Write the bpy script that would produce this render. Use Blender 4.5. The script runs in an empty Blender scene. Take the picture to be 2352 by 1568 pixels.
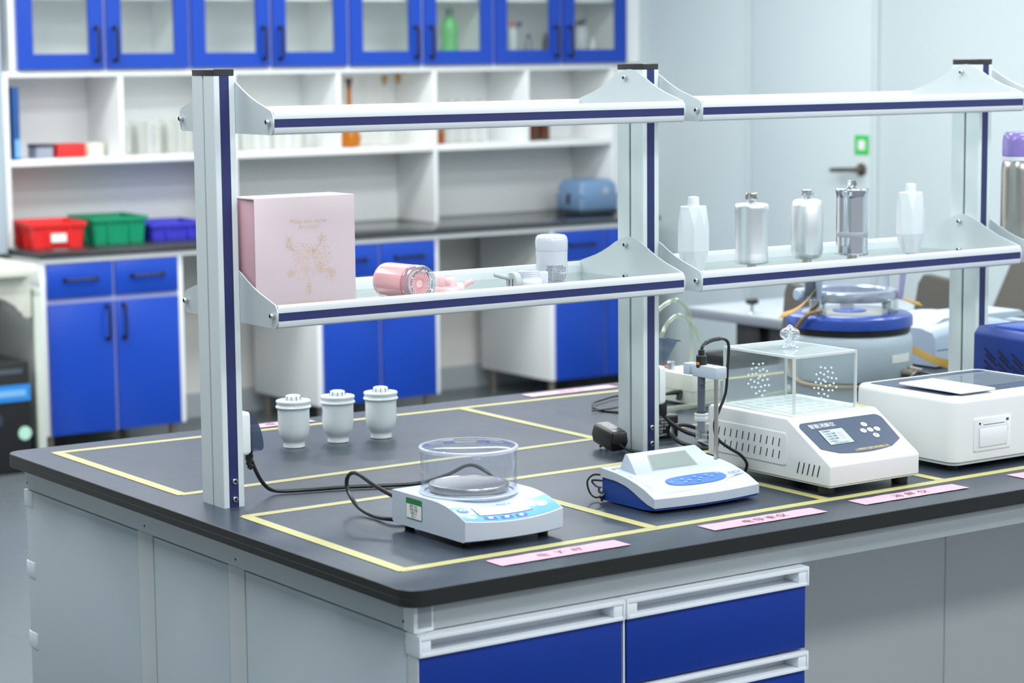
import bpy, bmesh, math, random
from mathutils import Matrix, Vector
random.seed(7)
S = bpy.context.scene
C = S.collection
PI = math.pi
ZO = 0.85          # height of the island bench worktop above the floor

# ------------------------------------------------------------------ camera
cd = bpy.data.cameras.new('camera'); cam = bpy.data.objects.new('camera', cd); C.objects.link(cam)
YAW, PITCH, ROLL = math.radians(35.0154), math.radians(7.2330), math.radians(-0.5261)
_fw = Vector((math.sin(YAW)*math.cos(PITCH), math.cos(YAW)*math.cos(PITCH), -math.sin(PITCH)))
_rt = Vector((math.cos(YAW), -math.sin(YAW), 0)); _up = _rt.cross(_fw)
_r2 = math.cos(ROLL)*_rt + math.sin(ROLL)*_up; _u2 = -math.sin(ROLL)*_rt + math.cos(ROLL)*_up
_m = Matrix((_r2, _u2, -_fw)).transposed().to_4x4()
_m.translation = Vector((-1.83033, -3.49236, 0.78596 + ZO)); cam.matrix_world = _m
cd.sensor_fit = 'HORIZONTAL'; cd.sensor_width = 36; cd.lens = 80.0903; cd.clip_start = .05; cd.clip_end = 60
cd.dof.use_dof = True; cd.dof.focus_distance = 4.1; cd.dof.aperture_fstop = 4.6; cd.dof.aperture_blades = 9
S.camera = cam

# ------------------------------------------------------------------ world, exposure
w = bpy.data.worlds.new('room_light'); S.world = w; w.use_nodes = True
bg = w.node_tree.nodes['Background']; bg.inputs[0].default_value = (.86, .93, 1, 1); bg.inputs[1].default_value = .48
S.view_settings.view_transform = 'Standard'; S.view_settings.look = 'None'
S.view_settings.exposure = 0.06; S.view_settings.gamma = 1; S.view_settings.use_curve_mapping = False
LAMP_POWER = 24.0
LAMPS = [(x, y) for x in (-.5, 1.5, 3.5) for y in (-4.3, -2.4, -.5, 1.2, 2.7, 4.2)]  # first row in y, behind the camera, added to light the knee space

# ------------------------------------------------------------------ materials
def lin(c):
    c /= 255.0
    return c/12.92 if c <= .04045 else ((c+.055)/1.055)**2.4
def rgb(t): return (lin(t[0]), lin(t[1]), lin(t[2]), 1)
MATS = {}
def mat(name, col, rough=.4, metal=0., noise=0., nscale=8., bump=0., coat=0., emit=None, spec=.5, rvar=0.):
    m = bpy.data.materials.new(name); m.use_nodes = True; nt = m.node_tree; b = nt.nodes['Principled BSDF']
    b.inputs['Base Color'].default_value = rgb(col); b.inputs['Roughness'].default_value = rough
    b.inputs['Metallic'].default_value = metal; b.inputs['Specular IOR Level'].default_value = spec
    if coat: b.inputs['Coat Weight'].default_value = coat; b.inputs['Coat Roughness'].default_value = .08
    if emit: b.inputs['Emission Color'].default_value = rgb(col); b.inputs['Emission Strength'].default_value = emit
    if noise or bump or rvar:
        tc = nt.nodes.new('ShaderNodeTexCoord'); nz = nt.nodes.new('ShaderNodeTexNoise')
        nz.inputs['Scale'].default_value = nscale; nz.inputs['Detail'].default_value = 4
        nt.links.new(tc.outputs['Object'], nz.inputs['Vector'])
        if noise:
            mr = nt.nodes.new('ShaderNodeMapRange'); mr.inputs[3].default_value = 1-noise; mr.inputs[4].default_value = 1+noise
            nt.links.new(nz.outputs['Fac'], mr.inputs[0])
            mx = nt.nodes.new('ShaderNodeVectorMath'); mx.operation = 'SCALE'; mx.inputs[0].default_value = rgb(col)[:3]
            nt.links.new(mr.outputs[0], mx.inputs['Scale']); nt.links.new(mx.outputs[0], b.inputs['Base Color'])
        if rvar:
            mr = nt.nodes.new('ShaderNodeMapRange'); mr.inputs[3].default_value = rough-rvar; mr.inputs[4].default_value = rough+rvar
            nt.links.new(nz.outputs['Fac'], mr.inputs[0]); nt.links.new(mr.outputs[0], b.inputs['Roughness'])
        if bump:
            bp = nt.nodes.new('ShaderNodeBump'); bp.inputs['Strength'].default_value = bump; bp.inputs['Distance'].default_value = .002
            nt.links.new(nz.outputs['Fac'], bp.inputs['Height']); nt.links.new(bp.outputs[0], b.inputs['Normal'])
    MATS[name] = m; return m
def clear(name, tint=(245, 250, 250), base=.04, k=.9, haze=0., hazecol=(235, 240, 242), rough=.03, ior=1.45):
    """thin clear sheet: transparent body with a Fresnel gloss and an optional milky haze"""
    m = bpy.data.materials.new(name); m.use_nodes = True; nt = m.node_tree; N = nt.nodes; N.clear()
    out = N.new('ShaderNodeOutputMaterial'); tr = N.new('ShaderNodeBsdfTransparent'); tr.inputs[0].default_value = rgb(tint)
    gl = N.new('ShaderNodeBsdfGlossy'); gl.inputs['Roughness'].default_value = rough
    fr = N.new('ShaderNodeLayerWeight'); fr.inputs[0].default_value = .5      # facing ratio, Schlick falloff, same from both sides
    pw = N.new('ShaderNodeMath'); pw.operation = 'POWER'; pw.inputs[1].default_value = 4.0 if ior < 1.55 else 2.2
    ma = N.new('ShaderNodeMath'); ma.operation = 'MULTIPLY_ADD'; ma.inputs[1].default_value = k; ma.inputs[2].default_value = base
    nt.links.new(fr.outputs['Facing'], pw.inputs[0]); nt.links.new(pw.outputs[0], ma.inputs[0]); mx = N.new('ShaderNodeMixShader'); nt.links.new(ma.outputs[0], mx.inputs[0])
    nt.links.new(tr.outputs[0], mx.inputs[1]); nt.links.new(gl.outputs[0], mx.inputs[2]); last = mx
    if haze:
        df = N.new('ShaderNodeBsdfDiffuse'); df.inputs[0].default_value = rgb(hazecol)
        m2 = N.new('ShaderNodeMixShader'); m2.inputs[0].default_value = haze
        nt.links.new(mx.outputs[0], m2.inputs[1]); nt.links.new(df.outputs[0], m2.inputs[2]); last = m2
    nt.links.new(last.outputs[0], out.inputs[0]); MATS[name] = m; return m

mat('wall_paint', (203, 216, 217), .55, noise=.02, nscale=2)
mat('back_wall_paint', (236, 234, 229), .6, noise=.02, nscale=2)
mat('ceiling_white', (240, 242, 243), .8)
mat('floor_epoxy', (102, 110, 114), .28, noise=.10, nscale=1.6, rvar=.06)
mat('worktop_black', (48, 57, 69), .30, noise=.05, nscale=14, rvar=.05, spec=.42)
mat('worktop_edge', (25, 26, 25), .42)
mat('frame_grey', (184, 192, 195), .45, noise=.015, nscale=5)
mat('panel_grey', (180, 191, 198), .5, noise=.015, nscale=5)
mat('cap_grey', (160, 165, 172), .5)
mat('well_grey', (196, 202, 204), .5)
mat('lcd_pale', (172, 184, 186), .15)
mat('knee_white', (238, 242, 244), .5, noise=.015, nscale=5)
mat('dark_gap', (30, 28, 26), .7)
mat('drawer_blue', (0, 46, 138), .5, noise=.03, nscale=30, spec=.3)
mat('pull_white', (226, 232, 238), .35)
mat('post_white', (206, 216, 219), .34)
mat('post_edge_white', (222, 230, 233), .3)
mat('rail_white', (202, 208, 212), .28)
mat('stripe_navy', (39, 46, 96), .32)
mat('groove_grey', (74, 84, 96), .5)
mat('cap_black', (42, 43, 45), .4)
mat('bracket_grey', (192, 202, 205), .38)
mat('steel_screw', (205, 210, 212), .22, metal=1)
mat('screw_socket', (30, 32, 34), .5)
mat('yellow_tape', (176, 171, 112), .33, noise=.16, nscale=4)
mat('pink_paper', (206, 158, 174), .45, noise=.03, nscale=20)
mat('ink_black', (40, 36, 40), .6)
mat('ink_faint', (120, 95, 105), .6)
mat('pink_box_paper', (214, 196, 202), .45, noise=.012, nscale=60)
mat('pink_box_side', (220, 176, 186), .5)
mat('gold_foil', (222, 192, 132), .4)
mat('pink_plastic', (240, 184, 190), .22, coat=.5)
mat('pink_deep', (214, 128, 128), .25)
mat('pink_pale', (246, 208, 210), .2, coat=.4)
mat('chrome', (222, 226, 232), .06, metal=1)
mat('brushed_aluminium', (230, 234, 237), .38, metal=.85, rvar=.03, nscale=40)
mat('stainless', (196, 192, 186), .25, metal=1)
mat('white_plastic', (226, 231, 234), .3)
mat('white_gloss', (212, 217, 227), .16, coat=.5)
mat('cup_white', (226, 232, 235), .25, coat=.3)
mat('facet_white', (216, 221, 226), .35)
mat('body_white', (218, 222, 222), .4)
mat('balance_grey', (188, 199, 213), .4)
mat('meter_white', (178, 189, 203), .35)
mat('meter_blue', (20, 62, 140), .35)
mat('membrane_blue', (60, 104, 184), .4)
mat('membrane_mark', (120, 160, 215), .5)
mat('lcd_grey', (138, 152, 148), .12, spec=.7)
mat('lcd_white', (228, 236, 238), .15)
mat('panel_sky', (104, 164, 212), .2, noise=.05, nscale=20, coat=.5)
mat('panel_royal', (72, 104, 205), .3)
mat('panel_soft', (205, 225, 238), .3)
mat('panel_slate', (58, 72, 94), .3)
mat('label_green', (30, 120, 70), .4)
mat('paper_white', (236, 238, 236), .5)
mat('rubber_black', (26, 27, 28), .45)
mat('cable_black', (28, 29, 31), .33)
mat('plastic_black', (18, 18, 19), .3)
mat('text_white', (225, 230, 232), .5)
mat('red_text', (226, 140, 135), .5)
mat('slot_dark', (22, 20, 20), .8)
mat('pump_cream', (214, 218, 206), .45)
mat('electrode_grey', (80, 86, 100), .3)
mat('orange_label', (215, 135, 60), .5)
mat('machine_grey', (176, 190, 201), .42)
mat('machine_case', (168, 184, 204), .42)
mat('machine_blue', (40, 76, 170), .3, coat=.2)
mat('machine_plate', (160, 165, 160), .35)
mat('machine_silver', (190, 198, 212), .22, metal=.6)
mat('instrument_navy', (18, 50, 128), .4)
mat('strap_amber', (186, 150, 70), .5, noise=.12, nscale=60)
mat('tube_brown', (150, 120, 70), .4)
mat('cabinet_blue', (14, 68, 180), .32, noise=.02, nscale=10)
mat('cabinet_white', (247, 249, 248), .45)
mat('cabinet_gap', (176, 182, 222), .5)
mat('handle_black', (26, 26, 42), .4)
mat('counter_black', (52, 52, 54), .12, spec=.7)
mat('leg_metal', (150, 140, 128), .35, metal=.6)
mat('crate_red', (232, 42, 42), .35)
mat('crate_green', (8, 148, 104), .35)
mat('crate_blue', (62, 62, 205), .35)
mat('case_bluegrey', (120, 152, 188), .35)
mat('case_dark', (46, 56, 70), .5)
mat('folder_navy', (36, 84, 150), .4)
mat('folder_sky', (120, 178, 226), .4)
mat('cream_paper', (232, 230, 214), .6)
mat('box_red', (208, 36, 36), .45)
mat('box_grey', (150, 155, 170), .5)
mat('amber_solid', (150, 78, 16), .15, coat=.4)
mat('brown_solid', (88, 44, 18), .2, coat=.3)
mat('green_bottle', (88, 196, 100), .3)
mat('green_dark', (36, 120, 84), .4)
mat('cap_red', (220, 80, 70), .4)
mat('cap_blue', (50, 60, 140), .4)
mat('sign_green', (60, 196, 84), .5)
mat('handle_bronze', (128, 118, 104), .3, metal=.8)
mat('chair_dark', (64, 61, 54), .75)
mat('table_white', (166, 174, 180), .35)
mat('table_edge', (120, 126, 136), .4)
mat('desk_cream', (226, 226, 212), .45)
mat('desk_green', (206, 214, 202), .45)
mat('equip_black', (26, 27, 28), .4)
mat('equip_blue', (44, 136, 214), .35)
mat('sticker_mint', (178, 226, 200), .5)
mat('lilac_plastic', (206, 194, 232), .15, coat=.6)
mat('lamp_diffuser', (255, 255, 255), .5, emit=3.0)
mat('frost', (240, 246, 246), .3)
clear('shelf_glass', (248, 253, 251), base=.03, k=.9, haze=.04, hazecol=(205, 222, 222))
clear('door_glass', (250, 252, 251), base=.02, k=.8, haze=.05, hazecol=(215, 222, 220))
clear('acrylic', (250, 252, 252), base=.02, k=.8, haze=.045, hazecol=(225, 234, 236))
clear('acrylic_top', (248, 252, 252), base=.06, k=.8, haze=.20, hazecol=(222, 234, 236))
clear('acrylic_edge', (244, 250, 250), base=.10, k=.8, haze=.55, hazecol=(238, 245, 244), rough=.2)
clear('dome_clear', (246, 248, 252), base=.03, k=1.0, haze=.05, hazecol=(225, 232, 245))
clear('dome_rim', (240, 243, 250), base=.10, k=.9, haze=.32, hazecol=(232, 238, 248), rough=.1)
clear('lab_glass', (254, 254, 253), base=.02, k=.45, haze=.07, hazecol=(230, 232, 226))
clear('amber_glass', (246, 192, 104), base=.03, k=.8, haze=.25, hazecol=(214, 140, 50))
clear('smoke_cover', (140, 154, 178), base=.06, k=.9, haze=.34, hazecol=(104, 118, 144), rough=.1)
clear('tube_clear', (244, 248, 238), base=.08, k=.9, haze=.22, hazecol=(228, 236, 220), rough=.08)
clear('cap_crystal', (240, 246, 250), base=.10, k=1.0, haze=.12, hazecol=(235, 242, 246), rough=.02, ior=1.6)
clear('lilac_clear', (214, 202, 240), base=.08, k=.9, haze=.30, hazecol=(190, 170, 230))
clear('lavender_clear', (226, 222, 242), base=.06, k=.9, haze=.30, hazecol=(206, 206, 232))
clear('screen_glass', (120, 130, 145), base=.10, k=1.0, haze=.35, hazecol=(150, 162, 168), rough=.05)

# ------------------------------------------------------------------ mesh builder
class M:
    def __init__(s): s.v = []; s.f = []
    def add(s, vs, fs):
        n = len(s.v); s.v += [tuple(p) for p in vs]; s.f += [tuple(i+n for i in f) for f in fs]; return s
    def box(s, x0, x1, y0, y1, z0, z1):
        return s.add([(x0,y0,z0),(x1,y0,z0),(x1,y1,z0),(x0,y1,z0),(x0,y0,z1),(x1,y0,z1),(x1,y1,z1),(x0,y1,z1)],
                     [(0,3,2,1),(4,5,6,7),(0,1,5,4),(1,2,6,5),(2,3,7,6),(3,0,4,7)])
    def loft(s, loops, cap=True, closed=True):
        k = len(loops[0]); vs = [p for l in loops for p in l]; fs = []
        for a in range(len(loops)-1):
            for i in range(k if closed else k-1):
                j = (i+1) % k; fs.append((a*k+i, a*k+j, (a+1)*k+j, (a+1)*k+i))
        if cap: fs.append(tuple(range(k-1, -1, -1))); fs.append(tuple((len(loops)-1)*k+i for i in range(k)))
        return s.add(vs, fs)
    def prism(s, poly, axis, a, b):
        def P(p, t):
            return (t, p[0], p[1]) if axis == 'x' else ((p[0], t, p[1]) if axis == 'y' else (p[0], p[1], t))
        return s.loft([[P(p, a) for p in poly], [P(p, b) for p in poly]])
    def lathe(s, prof, cx=0, cy=0, cz=0, n=28, axis='z', cap=True, wave=None):
        loops = []
        for r, h in prof:
            l = []
            for i in range(n):
                a = 2*PI*i/n; rr = r*(wave(a) if wave else 1); u, v = rr*math.cos(a), rr*math.sin(a)
                l.append((cx+u, cy+v, cz+h) if axis == 'z' else ((cx+h, cy+u, cz+v) if axis == 'x' else (cx+u, cy+h, cz+v)))
            loops.append(l)
        return s.loft(loops, cap)
    def tube(s, pts, r, n=8, cap=True):
        pts = [Vector(p) for p in pts]; loops = []; up = Vector((0, 0, 1)); prev = None
        for i, p in enumerate(pts):
            t = (pts[min(i+1, len(pts)-1)]-pts[max(i-1, 0)]).normalized()
            if prev is None:
                a = up if abs(t.z) < .9 else Vector((1, 0, 0)); nrm = (a - t*a.dot(t)).normalized()
            else:
                nrm = (prev - t*prev.dot(t)).normalized()
            prev = nrm; b = t.cross(nrm); rr = r[i] if isinstance(r, (list, tuple)) else r
            loops.append([tuple(p + nrm*rr*math.cos(2*PI*k/n) + b*rr*math.sin(2*PI*k/n)) for k in range(n)])
        return s.loft(loops, cap)
    def xf(s, mtx):
        s.v = [tuple(mtx @ Vector(p)) for p in s.v]; return s
    def mesh(s, name, bev=0., seg=2, ang=35, doubles=0.):
        me = bpy.data.meshes.new(name); me.from_pydata(s.v, [], s.f)
        bm = bmesh.new(); bm.from_mesh(me)
        if doubles: bmesh.ops.remove_doubles(bm, verts=bm.verts, dist=doubles)
        bmesh.ops.recalc_face_normals(bm, faces=bm.faces)
        if bev:
            ed = [e for e in bm.edges if len(e.link_faces) == 2 and e.calc_face_angle(0) > math.radians(30)]
            if ed: bmesh.ops.bevel(bm, geom=ed, offset=bev, segments=seg, profile=.5, affect='EDGES', clamp_overlap=True)
        bm.to_mesh(me); bm.free()
        for p in me.polygons: p.use_smooth = True
        me.set_sharp_from_angle(angle=math.radians(ang)); return me
def crv(pts, n=6):
    pts = [Vector(p) for p in pts]; out = []
    for i in range(len(pts)-1):
        a, b, c, d = pts[max(i-1, 0)], pts[i], pts[i+1], pts[min(i+2, len(pts)-1)]
        for k in range(n):
            t = k/n; out.append(.5*((2*b)+(c-a)*t+(2*a-5*b+4*c-d)*t*t+(3*b-a-3*c+d)*t**3))
    out.append(pts[-1]); return out
def rrect(x0, x1, y0, y1, r, n=6):
    o = []
    for cx, cy, a0 in ((x1-r, y1-r, 0), (x0+r, y1-r, PI/2), (x0+r, y0+r, PI), (x1-r, y0+r, 1.5*PI)):
        for k in range(n+1): a = a0+PI/2*k/n; o.append((cx+r*math.cos(a), cy+r*math.sin(a)))
    return o
def slab(m, x0, x1, y0, y1, r, levels, n=6):
    """stack of rounded rectangles; levels = [(z, inset)]"""
    m.loft([[(p[0], p[1], z) for p in rrect(x0+i, x1-i, y0+i, y1-i, max(r-i, .0005), n)] for z, i in levels]); return m

# ------------------------------------------------------------------ scene objects
def tag(o, label, cat, group=None, kind=None):
    o['label'] = label; o['category'] = cat
    if group: o['group'] = group
    if kind: o['kind'] = kind
    return o
def thing(name, label, cat, loc=(0,0,0), rz=0., group=None):
    o = bpy.data.objects.new(name, None); C.objects.link(o); o.empty_display_size = .05
    o.location = (loc[0], loc[1], loc[2]+ZO); o.rotation_euler = (0, 0, rz); return tag(o, label, cat, group)
def part(name, m, mt, parent, bev=0., seg=2, ang=35, label=None, kind=None, me=None):
    me = me or m.mesh(name, bev, seg, ang)
    if not me.materials: me.materials.append(MATS[mt])
    o = bpy.data.objects.new(name, me); C.objects.link(o)
    if parent: o.parent = parent
    if label: o['label'] = label
    if kind: o['kind'] = kind
    return o
def solo(name, label, cat, m, mt, loc=(0,0,0), rz=0., bev=0., seg=2, ang=35, group=None):
    o = part(name, m, mt, None, bev, seg, ang); o.location = (loc[0], loc[1], loc[2]+ZO); o.rotation_euler = (0, 0, rz)
    return tag(o, label, cat, group)
def struct(name, m, mt, bev=0.):
    o = part(name, m, mt, None, bev); o.location = (0, 0, ZO); o['kind'] = 'structure'; return o
def dup(o, parent=None):
    c = o.copy(); C.objects.link(c); c.parent = parent
    for ch in list(o.children): dup(ch, c)
    return c
def lettering(txt, size, mt, parent, org, xd, yd, align='CENTER', name='lettering', shear=0., ex=0.):
    cu = bpy.data.curves.new('t', 'FONT'); cu.body = txt; cu.size = size; cu.align_x = align; cu.align_y = 'CENTER'
    cu.shear = shear; cu.resolution_u = 3; cu.offset = ex
    to = bpy.data.objects.new('t', cu); C.objects.link(to); bpy.context.view_layer.update()
    me = bpy.data.meshes.new_from_object(to.evaluated_get(bpy.context.evaluated_depsgraph_get()))
    bpy.data.objects.remove(to); bpy.data.curves.remove(cu)
    xd, yd = Vector(xd).normalized(), Vector(yd).normalized(); zd = xd.cross(yd)
    mx = Matrix((xd, yd, zd)).transposed().to_4x4(); mx.translation = Vector(org); me.transform(mx)
    me.name = name; me.materials.clear(); me.materials.append(MATS[mt])
    o = bpy.data.objects.new(name, me); C.objects.link(o); o.parent = parent; return o
def ribbon(m, pts, wd, f):
    """thin printed line through 2-D points; f maps (u, v) onto the surface"""
    n = len(pts); L = []; Rr = []
    for i in range(n):
        a, b = pts[max(i-1, 0)], pts[min(i+1, n-1)]; dx, dy = b[0]-a[0], b[1]-a[1]; d = math.hypot(dx, dy) or 1
        nx, ny = -dy/d*wd/2, dx/d*wd/2; L.append(f(pts[i][0]+nx, pts[i][1]+ny)); Rr.append(f(pts[i][0]-nx, pts[i][1]-ny))
    m.add(L+Rr, [(i, i+1, n+i+1, n+i) for i in range(n-1)])
def disc(m, f, cu, cv, ru, rv, n=20):
    m.add([f(cu+ru*math.cos(2*PI*i/n), cv+rv*math.sin(2*PI*i/n)) for i in range(n)], [tuple(range(n))])

# =================================================================== THE ROOM
XW, YW, ZC = 5.185, 5.75, 1.95
X0, Y0 = -4.6, -5.2
struct('floor', M().box(X0, XW+.1, Y0, YW+.1, -.90, -.85), 'floor_epoxy')
struct('wall_back', M().box(X0, XW+.1, YW, YW+.1, -.85, ZC), 'back_wall_paint')
wr = struct('wall_right', M().box(XW+.004, XW+.1, Y0, YW, -.85, ZC), 'wall_paint')
for a, b in ((-5.2, -3.6), (-3.596, -2.0), (-1.996, -.4), (-.396, 1.2), (1.204, 2.8), (2.804, 3.725), (4.588, 5.746)):
    part('wall_panel', M().box(XW, XW+.02, a, b, -.85, ZC), 'wall_paint', wr, bev=.0015)
struct('wall_left', M().box(X0-.1, X0, Y0, YW, -.85, ZC), 'wall_paint')
struct('ceiling', M().box(X0, XW+.1, Y0, YW+.1, ZC, ZC+.05), 'ceiling_white')
struct('baseboard_back', M().box(X0, XW, YW-.015, YW, -.85, -.74), 'frame_grey')
dr = struct('door_1', M().box(XW-.012, XW+.03, 3.76, 4.552, -.845, 1.25), 'wall_paint', bev=.002)
part('door_frame', M().box(XW-.016, XW+.02, 3.727, 3.754, -.85, 1.29).box(XW-.016, XW+.02, 4.558, 4.586, -.85, 1.29).box(XW-.016, XW+.02, 3.754, 4.558, 1.256, 1.29), 'wall_paint', dr, bev=.002)
hd = part('door_handle', M().lathe([(.028, 0), (.028, .01), (.012, .012), (.012, .05)], XW-.012, 3.815, .262, axis='x', n=20).xf(Matrix.Translation((2*(XW-.012), 0, 0)) @ Matrix.Scale(-1, 4, (1, 0, 0))), 'handle_bronze', dr)
part('lever', M().tube(crv([(XW-.058, 3.815, .262), (XW-.062, 3.85, .262), (XW-.06, 3.965, .256)], 5), .010, 10), 'handle_bronze', hd)
part('keyhole_plate', M().box(XW-.016, XW-.012, 3.798, 3.832, .06, .24), 'wall_paint', dr, bev=.001)
sg = part('door_sign', M().box(XW-.0145, XW-.012, 3.774, 3.862, .326, .412), 'sign_green', dr, label='green square safety sign')
part('sign_pictogram', M().box(XW-.0155, XW-.014, 3.797, 3.839, .348, .390), 'paper_white', sg)
# ceiling lamps
lm = M().box(-.62, .62, -.32, .32, -.03, 0); ld = M().box(-.59, .59, -.29, .29, -.034, -.029)
lme, lde = lm.mesh('lamp_frame', .004), ld.mesh('diffuser')
for i, (x, y) in enumerate(LAMPS):
    row = ['left', 'middle', 'right'][i//6]; colm = ['added behind the camera as fill light', 'before the bench', 'above the bench front', 'above the bench back', 'above the aisle', 'near the wall cabinets'][i % 6]
    t = thing('ceiling_lamp', f'flat white ceiling lamp panel, {row} row, {colm}', 'lamp', (x, y, ZC), 0, 'ceiling lamp panels')
    part('lamp_frame', None, 'post_white', t, me=lme); part('diffuser', None, 'lamp_diffuser', t, me=lde)
    al = bpy.data.lights.new('lamp_light', 'AREA'); al.shape = 'RECTANGLE'; al.size = 1.16; al.size_y = .56; al.energy = LAMP_POWER
    al.color = (.95, .98, 1.0); ao = bpy.data.objects.new('lamp_light', al); C.objects.link(ao); ao.parent = t; ao.location = (0, 0, -.04)

# =================================================================== ISLAND BENCH
BX0, BX1, BY0, BY1 = -.080, 3.02, -.723, .785
tm = M(); slab(tm, BX0, BX1, BY0, BY1, .034, [(-.0265, .0012), (-.0253, 0), (-.0142, 0), (-.0138, .0004), (-.0134, 0), (-.0010, 0), (0, .0010)], 8)
top = solo('bench_worktop', 'long black island bench worktop with rounded corners and yellow tape', 'worktop', tm, 'worktop_black', ang=25)
top.data.materials.append(MATS['worktop_edge'])
for p in top.data.polygons:
    if abs(p.normal.z) < .8: p.material_index = 1
fr = thing('island_bench_base', 'grey steel frame and end panels carrying the black worktop', 'bench frame', (0, 0, 0))
EX = -.050; FY = -.686; GY = .757
part('end_rail', M().box(EX, EX+.018, -.6598, GY, -.0725, -.0267), 'frame_grey', fr, bev=.001)
for a, b in ((.1855, .2465), (-.1595, -.1025), (-.6985, -.6695)):
    part('end_stile', M().box(EX, EX+.018, a, b, -.83, -.0728), 'frame_grey', fr, bev=.001)
for a, b in ((.249, .757), (-.100, .183), (-.667, -.162)):
    part('end_panel', M().box(EX+.0012, EX+.016, a, b, -.82, -.0752), 'panel_grey', fr, bev=.0012)
part('inner_core', M().box(EX+.017, EX+.022, FY+.01, GY-.01, -.83, -.03), 'dark_gap', fr)
for y in (.757-.012, .216, -.131, -.660):
    part('rail_screw', M().lathe([(.0022, 0), (.0022, .0008)], EX-.0006, y, -.060, n=10, axis='x'), 'screw_socket', fr)
part('front_apron', M().prism([(-.684, -.0267), (-.688, -.040), (-.6885, -.060), (-.686, -.073), (-.668, -.075), (-.668, -.0267)], 'x', -.0135, 2.95), 'frame_grey', fr, bev=.001)
part('back_apron', M().box(EX+.02, 2.95, .745, .757, -.073, -.0267), 'frame_grey', fr, bev=.001)
cc = part('corner_cap', M().box(EX, -.0145, -.6895, -.66, -.0735, -.0267), 'post_edge_white', fr, bev=.001)
part('cap_insert', M().box(EX+.007, -.0185, -.6902, -.68, -.067, -.0275), 'cap_grey', cc, bev=.0006)
for a, b in ((.80, 1.799), (1.803, 2.93)):
    part('knee_panel', M().box(a, b, .02, .035, -.82, -.05), 'knee_white', fr, bev=.0008)
part('end_support', M().box(2.90, 2.94, FY+.02, GY, -.85, -.0267), 'frame_grey', fr)
part('leg_rail', M().box(.80, 2.9, -.05, .0, -.80, -.74), 'frame_grey', fr)
for x in (-.03, 1.4, 2.9):
    for y in (-.65, .72): part('foot', M().lathe([(.02, -.85), (.02, -.84), (.008, -.838), (.008, -.80)], x, y, 0, n=12), 'leg_metal', fr)

# drawer cabinets under the bench
def drawer_cabinet(x0, label, cat='cabinet'):
    wd = .388
    t = thing('drawer_cabinet', label, cat, (x0, -.70, -.075), 0, 'drawer cabinets under the island bench')
    part('body', M().box(.024, wd-.024, .037, .55, -.72, -.002), 'frame_grey', t, bev=.001)
    pm = M(); z0, z1 = -.033, 0
    pm.box(0, wd, .031, .036, z0, z1).box(0, .004, -.006, .036, z0, z1).box(wd-.004, wd, -.006, .036, z0, z1)                     # trough back
    pm.box(.004, wd-.004, -.006, .031, z1-.0075, z1).box(.004, wd-.004, -.006, .031, z0, z0+.0065)
    pm.box(.004, .022, -.004, .031, z0+.0065, z1-.0075).box(wd-.022, wd-.004, -.004, .031, z0+.0065, z1-.0075)
    pme = pm.mesh('pull_strip', .0012); dme = M().box(.0034, wd-.0034, .0, .036, -.141, -.0335).mesh('drawer', .001)
    for k in range(5):
        d = part('drawer', None, 'drawer_blue', t, me=dme); d.location = (0, 0, -.1455*k)
        part('pull_strip', None, 'pull_white', d, me=pme, label='white recessed drawer pull')
    part('plinth', M().box(.01, wd-.01, .05, .5, -.775, -.72), 'cap_grey', t)
    return t
dc1 = drawer_cabinet(-.0512, 'blue-fronted drawer cabinet at the near corner of the bench')
dc2 = dup(dc1); dc2.location = (.3400, -.70, -.075+ZO); part('side_panel', M().box(-.0026, .0, .001, .55, -.72, -.0005), 'pull_white', dc2); dc2['label'] = 'blue-fronted drawer cabinet beside the open knee space'
dc3 = dup(dc1); dc3.location = (.338, .758, -.075+ZO); dc3.rotation_euler = (0, 0, PI); dc3['label'] = 'drawer cabinet on the far side of the bench, only its pull ends showing'

# yellow tape
def tape(label, x0, y0, x1, y1, wd=.0215, z=.0004):
    dx, dy = x1-x0, y1-y0; L = math.hypot(dx, dy); m = M().box(-L/2, L/2, -wd/2, wd/2, -.0003, .0002)
    solo('tape_strip', label, 'tape', m, 'yellow_tape', ((x0+x1)/2, (y0+y1)/2, z), math.atan2(dy, dx), group='yellow marking tape on the worktop')
tape('long yellow tape line along the front edge behind the pink labels', -.014, -.592, 2.6, -.566)
tape('yellow tape line on the bench end, from the near corner to the first post', -.008, -.598, -.003, -.080, z=.0007)
tape('yellow tape line running behind the balance and the conductivity meter', -.006, -.082, 2.6, -.068)
tape('yellow tape divider between the balance and the conductivity meter', .492, -.585, .496, -.078, z=.0007)
tape('yellow tape divider between the conductivity meter and the digester', .884, -.580, .888, -.076, z=.0007)
tape('yellow tape divider between the digester and the white analyser', 1.174, -.577, 1.178, -.074, z=.0007)
tape('yellow tape line in front of the three white cups', -.003, .163, 2.6, .205)
tape('yellow tape line on the bench end beyond the first post', .000, .157, .000, .716, z=.0007)
tape('yellow tape line along the far edge behind the three white cups', -.004, .710, 2.7, .640)
tape('yellow tape divider right of the three white cups, reaching the black adapter', .955, .686, .948, .178, z=.0007)

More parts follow.
